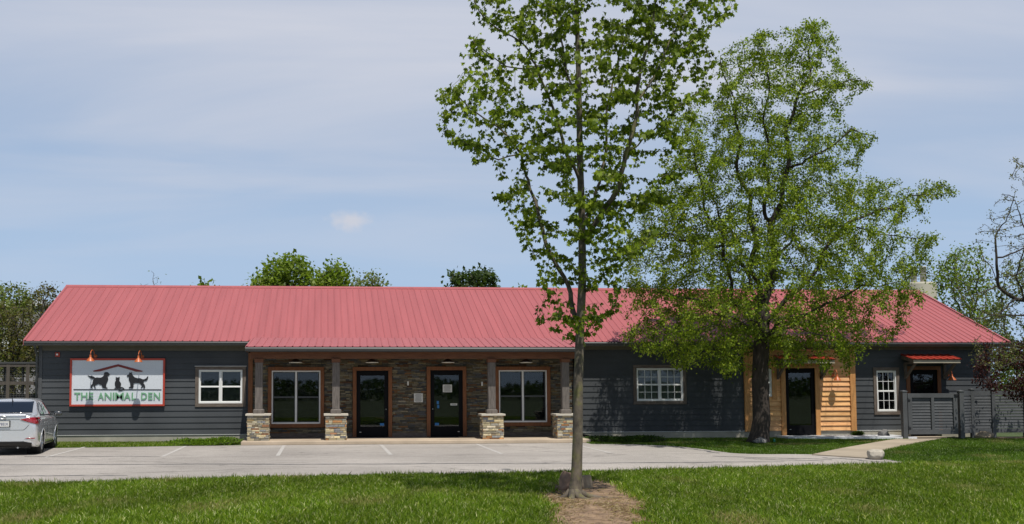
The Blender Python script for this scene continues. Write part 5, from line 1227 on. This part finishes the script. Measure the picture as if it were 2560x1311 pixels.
q = MB(); a, b = at(20, 800, Y=45), at(100, 800, Y=45); zt_ = at(60, 765, Y=45).z; q.box(a.x-6, b.x, 45, 60, 0, zt_); fb_ = q.build('building_behind', MT['far']); tag(fb_, 'grey block glimpsed through the trees at the left edge', 'building')
q = MB(); q.box(a.x-6.2, b.x+.2, 44.8, 60.2, zt_, zt_+.4); q.box(a.x-3, a.x+2.4, 44.9, 44.99, zt_-3.4, zt_-2.4); q.build('parapet', MT['farw'], fb_)
# vehicles / pale buildings glimpsed are left out

# ------------------------------------------------------------------ low planting
def shrub(name, label, pts2, z, h, n, cols, seed, size=.06, cat='shrub'):
    rs = np.random.RandomState(seed); xs = np.array([p[0] for p in pts2]); ys = np.array([p[1] for p in pts2]); cx_, cy_ = xs.mean(), ys.mean(); rx, ry = (xs.max()-xs.min())/2, (ys.max()-ys.min())/2
    root = thing(name, label, cat, (cx_, cy_, z)); mb = MB(); P_ = []; D_ = []
    for i in range(n):
        a = rs.uniform(0, 2*PI); rad = math.sqrt(rs.rand()); x0, y0 = cx_+math.cos(a)*rad*rx*.6, cy_+math.sin(a)*rad*ry*.6
        x1_, y1_ = cx_+math.cos(a)*rad*rx, cy_+math.sin(a)*rad*ry; hh = h*(1-.75*rad**2)*rs.uniform(.6, 1.15)*(.75+.35*math.sin(x1_*2.3+seed))
        mb.tube([(x0, y0, z), ((x0+x1_)/2, (y0+y1_)/2, z+hh*.8), (x1_, y1_, z+hh)], [.006, .005, .003], 3)
        for k in range(16):
            t = rs.rand(); P_.append((x0+(x1_-x0)*t+rs.normal(0, .04), y0+(y1_-y0)*t+rs.normal(0, .04), z+hh*(.3+.7*t)+rs.normal(0, .02))); D_.append((math.cos(a), math.sin(a), .5))
    mb.build('stem', MT['barkg'], root); P_ = np.array(P_); D_ = np.array(D_)+rs.normal(0, .6, P_.shape); D_ /= np.linalg.norm(D_, axis=1)[:, None]; nn = rs.normal(0, .5, P_.shape); nn[:, 2] += 1; b_ = np.cross(nn, D_); b_ /= np.linalg.norm(b_, axis=1)[:, None]
    s_ = size*rs.uniform(.6, 1.3, (len(P_), 1)); V = np.stack([P_, P_+s_*(.3*b_+.45*D_), P_+s_*D_*1.1, P_+s_*(-.3*b_+.45*D_)], 1); m = len(P_)
    C = np.array(cols)[rs.randint(0, len(cols), m)]*rs.uniform(.75, 1.25, (m, 1)); me = npmesh('foliage', V.reshape(-1, 3), np.arange(m*4).reshape(m, 4), MT['leaf'], C); link('foliage', me, root)
shrub('juniper', 'spreading bright green juniper against the foundation left of the porch', [Gp(428, 1117), Gp(600, 1114), (at(430, 1100, Y=-.3).x, -.25), (at(600, 1100, Y=-.3).x, -.25)], 0, .28, 1300, ((.14, .24, .022), (.19, .29, .03), (.10, .17, .02)), 51)
shrub('ground_cover', 'low dark creeping shrub in the shade right of the porch', [Gp(1478, 1109), Gp(1650, 1109), (at(1480, 1100, Y=-.3).x, -.25), (at(1640, 1100, Y=-.3).x, -.25)], 0, .24, 1200, ((.05, .10, .015), (.04, .08, .012), (.07, .12, .02)), 52)
c = at(2142, 1088, Z=.09); shrub('grass_tuft', 'small tuft of spiky green weeds against the foundation right of the cedar wall', [(c.x-.13, -.30), (c.x+.13, -.30), (c.x-.13, -.10), (c.x+.13, -.10)], .09, .16, 70, ((.07, .12, .02),), 53, cat='plant')

# bare earth round the maple
rs = np.random.RandomState(4); ctr = at(1483, 1252, Z=0); DC = (ctr.x, ctr.y+.15)
DPX = [(1374, 1225), (1382, 1204), (1430, 1192), (1500, 1196), (1552, 1210), (1585, 1240), (1600, 1285), (1618, 1330), (1600, 1400), (1500, 1430), (1420, 1380), (1398, 1320), (1376, 1270)]
DP = [Gp(*p) for p in DPX]; DC = (sum(p[0] for p in DP)/len(DP), sum(p[1] for p in DP)/len(DP)); DRX, DRY = 1.0, 3.0
_pa = sorted((math.atan2((y-DC[1])/DRY, (x-DC[0])/DRX), math.hypot((x-DC[0])/DRX, (y-DC[1])/DRY)) for x, y in DP)
def dirt_r(a): return np.interp(a, [q[0] for q in _pa], [q[1] for q in _pa], period=2*PI)*(1+.05*np.sin(9*a)+.04*np.sin(17*a+1))
mb = MB(); nA, nR = 64, 9; vs = [(DC[0], DC[1], .045)]
from mathutils import noise as mnn
for j in range(1, nR+1):
    for k in range(nA):
        a = 2*PI*k/nA; q = j/nR; x, y = DC[0]+math.cos(a)*DRX*float(dirt_r(a))*q, DC[1]+math.sin(a)*DRY*float(dirt_r(a))*q
        vs.append((x, y, .006+.035*(1-q**2)+.012*(1-q)*mnn.noise(Vector((x*6, y*6, 0)))))
fs = [(0, 1+k, 1+(k+1) % nA) for k in range(nA)]+[(1+(j-1)*nA+k, 1+(j-1)*nA+(k+1) % nA, 1+j*nA+(k+1) % nA, 1+j*nA+k) for j in range(1, nR) for k in range(nA)]
mb.add(vs, [tuple(f) for f in fs]); struct(mb.build('dirt_patch', MT['dirt'], smooth=True))
mb = MB(); mulch = [(at(2440, 1092, Z=0).x, -1.6), (26.5, -1.7), (26.5, -.3), (at(2440, 1092, Z=0).x, -.3)]; struct(sheet('soil_bed', mulch, .012, MT['dirt'], .012))

# dead straw lying on the bare patch
rs = np.random.RandomState(77); n = 3800; a = rs.uniform(0, 2*PI, n); q = np.sqrt(rs.rand(n))*1.02
x = DC[0]+np.cos(a)*DRX*q*dirt_r(a); y = DC[1]+np.sin(a)*DRY*q*dirt_r(a); z = .012+.04*(1-q**2); t = rs.uniform(0, PI, n); ln = rs.uniform(.02, .09, n); wdt = rs.uniform(.003, .007, n)
dd_ = np.stack([np.cos(t), np.sin(t), rs.normal(0, .25, n)], 1)*ln[:, None]; ss_ = np.stack([-np.sin(t), np.cos(t), t*0+.3], 1)*wdt[:, None]; P_ = np.stack([x, y, z], 1)
V = np.stack([P_-dd_/2-ss_, P_+dd_/2-ss_, P_+dd_/2+ss_, P_-dd_/2+ss_], 1)
C = np.array(((.34, .26, .15), (.42, .34, .2), (.16, .10, .06), (.25, .18, .10)))[rs.randint(0, 4, n)]
o = link('straw', npmesh('straw', V.reshape(-1, 3), np.arange(n*4).reshape(n, 4), MT['blade'], C)); o['kind'] = 'stuff'; tag(o, 'dry straw and bark bits scattered on the bare dirt under the maple', 'straw')

# ------------------------------------------------------------------ grass
def in_poly(x, y, poly):
    P_ = np.array(poly); n = len(P_); ins = np.zeros(len(x), bool); j = n-1
    for i in range(n):
        xi, yi = P_[i]; xj, yj = P_[j]; c_ = ((yi > y) != (yj > y)) & (x < (xj-xi)*(y-yi)/(yj-yi+1e-12)+xi); ins ^= c_; j = i
    return ins
def grass(name, label, x0, x1_, y0, y1_, dens, h, wd, seed, excl=(), cols=None, incl=None, lean=.35):
    rs = np.random.RandomState(seed); n = int((x1_-x0)*(y1_-y0)*dens); x = rs.uniform(x0, x1_, n); y = rs.uniform(y0, y1_, n)
    k = np.ones(n, bool)
    for e in excl: k &= ~(e(x, y) if callable(e) else in_poly(x, y, e))
    if incl is not None: k &= in_poly(x, y, incl)
    x, y = x[k], y[k]; n = len(x)
    pt = noise2(x, y, 1.3, seed)*.6+noise2(x, y, 5, seed+1)*.4; hh = h*rs.uniform(.45, 1.2, n)*(1+.35*pt)
    a = rs.uniform(0, 2*PI, n); ln = rs.rand(n)*lean*2+.05; dx_, dy_ = np.cos(a), np.sin(a); b = rs.uniform(0, PI, n); bx, by = np.cos(b), np.sin(b); w_ = wd*rs.uniform(.6, 1.3, n)
    z = np.zeros(n)
    def pv(t, s): return np.stack([x+dx_*hh*ln*t**1.8+bx*w_*s, y+dy_*hh*ln*t**1.8+by*w_*s, z+hh*(t-.25*ln*t*t)], 1)
    V = np.stack([pv(0, -.5), pv(0, .5), pv(.55, .42), pv(1, 0), pv(.55, -.42)], 1).reshape(-1, 3)
    C = np.array(cols)[rs.choice(len(cols), n, p=[.38, .34, .20, .08])]; C = C*rs.uniform(.7, 1.3, (n, 1))*(1+.55*pt)[:, None]
    dry = np.clip((noise2(x, y, 2.2, seed+7)-.24)*2.5, 0, 1)*(rs.rand(n) < .55); C = C*(1-dry[:, None])+np.array((.40, .34, .15))*dry[:, None]
    me = npmesh(name, V, np.arange(n*5).reshape(n, 5), MT['blade'], C); o = link(name, me); o['kind'] = 'stuff'; tag(o, label, 'grass'); print(name, n); return o
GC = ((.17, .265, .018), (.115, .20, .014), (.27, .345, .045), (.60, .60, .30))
GC_SHADED = tuple(tuple(v*k for v, k in zip(c_, (.62, .74, .72))) for c_ in GC)  # darkened grass colours: tree shade put into the blades
def dirtx(x, y):
    a = np.arctan2((y-DC[1])/DRY, (x-DC[0])/DRX); q = np.hypot((x-DC[0])/DRX, (y-DC[1])/DRY)/dirt_r(a)
    return q < np.random.RandomState(1).uniform(.72, 1.12, len(x))
front = FRONT+[(30, -10.8), (30, -22.5), (-30, -22.5)]
grass('grass', 'bright green lawn of long blades in the foreground', -9, 17, -22, -10.6, 1800, .095, .012, 61, excl=(LOT, dirtx), cols=GC, incl=front, lean=.45)
def fringe():
    rs = np.random.RandomState(66); X = []; Yv = []
    for (ax, ay), (bx, by) in zip(FRONT[:-1], FRONT[1:]):
        n = int(math.hypot(bx-ax, by-ay)*260); t = rs.rand(n); X.append(ax+(bx-ax)*t); Yv.append(ay+(by-ay)*t-.16+.20*rs.rand(n)*(.4+noise2(ax+(bx-ax)*t, t*0, 3.5, 9)))
    x, y = np.concatenate(X), np.concatenate(Yv); k = (x > -9) & (x < 15) & (rs.rand(len(x)) < .45+.8*noise2(x, x*0, 4.5, 12)); x, y = x[k], y[k]; n = len(x)
    h = .13*rs.uniform(.4, 1.25, n); a = rs.uniform(0, 2*PI, n); ln = rs.rand(n)*.7; b = rs.uniform(0, PI, n); w_ = .011*rs.uniform(.6, 1.2, n)
    def pv(t, s_): return np.stack([x+np.cos(a)*h*ln*t**1.8+np.cos(b)*w_*s_, y+np.sin(a)*h*ln*t**1.8+np.sin(b)*w_*s_, h*(t-.25*ln*t*t)], 1)
    V = np.stack([pv(0, -.5), pv(0, .5), pv(.55, .42), pv(1, 0), pv(.55, -.42)], 1).reshape(-1, 3); C = np.array(GC)[rs.randint(0, 3, n)]*rs.uniform(.6, 1.15, (n, 1))
    o = link('grass', npmesh('grass', V, np.arange(n*5).reshape(n, 5), MT['blade'], C)); o['kind'] = 'stuff'; tag(o, 'ragged fringe of taller grass along the near edge of the parking lot', 'grass')
fringe()
backs = [q for q in BACK][::-1]
isl = [(at(1478, 1111, Z=0).x, -2.0)]+[q for q in reversed(BACK) if q[0] < Gp(2045, 1137)[0]]+[Gp(2036, 1137), Gp(2100, 1122, .02), Gp(2180, 1108, .02), Gp(2240, 1099, .02), (wx1+.2, -1.55), (wx0+1.4, -1.08), (wx0-.05, -.88), (wx0-.05, -.02), (PX1+.05, -.02), (PX1+.05, -2.0)]
grass('grass', 'shaded lawn round the large dark-barked tree', 7, 22, -8, 0, 1500, .055, .012, 62, cols=GC_SHADED, incl=isl)
lawn3 = [Gp(2385, 1093), Gp(2290, 1109), Gp(2215, 1125), Gp(2182, 1136), Gp(2208, 1149), Gp(2250, 1156), Gp(2300, 1162), (17, -10.6), (30, -10.6), (30, -1.6), (at(2440, 1092, Z=0).x, -1.6)]
grass('grass', 'mown lawn between the fence and the foreground at the right', 12, 29, -11, -1.2, 1100, .055, .012, 63, cols=GC_SHADED, incl=lawn3)
gl_ = [(-16, -2.4), Gp(150, 1120), Gp(300, 1118), Gp(470, 1115), (-2.75, -1.95), (-2.75, -.0), (-16, -.0)]
grass('grass', 'narrow strip of grass along the left foundation', -14, -2.6, -2.6, 0, 1400, .07, .012, 64, cols=GC, incl=gl_)
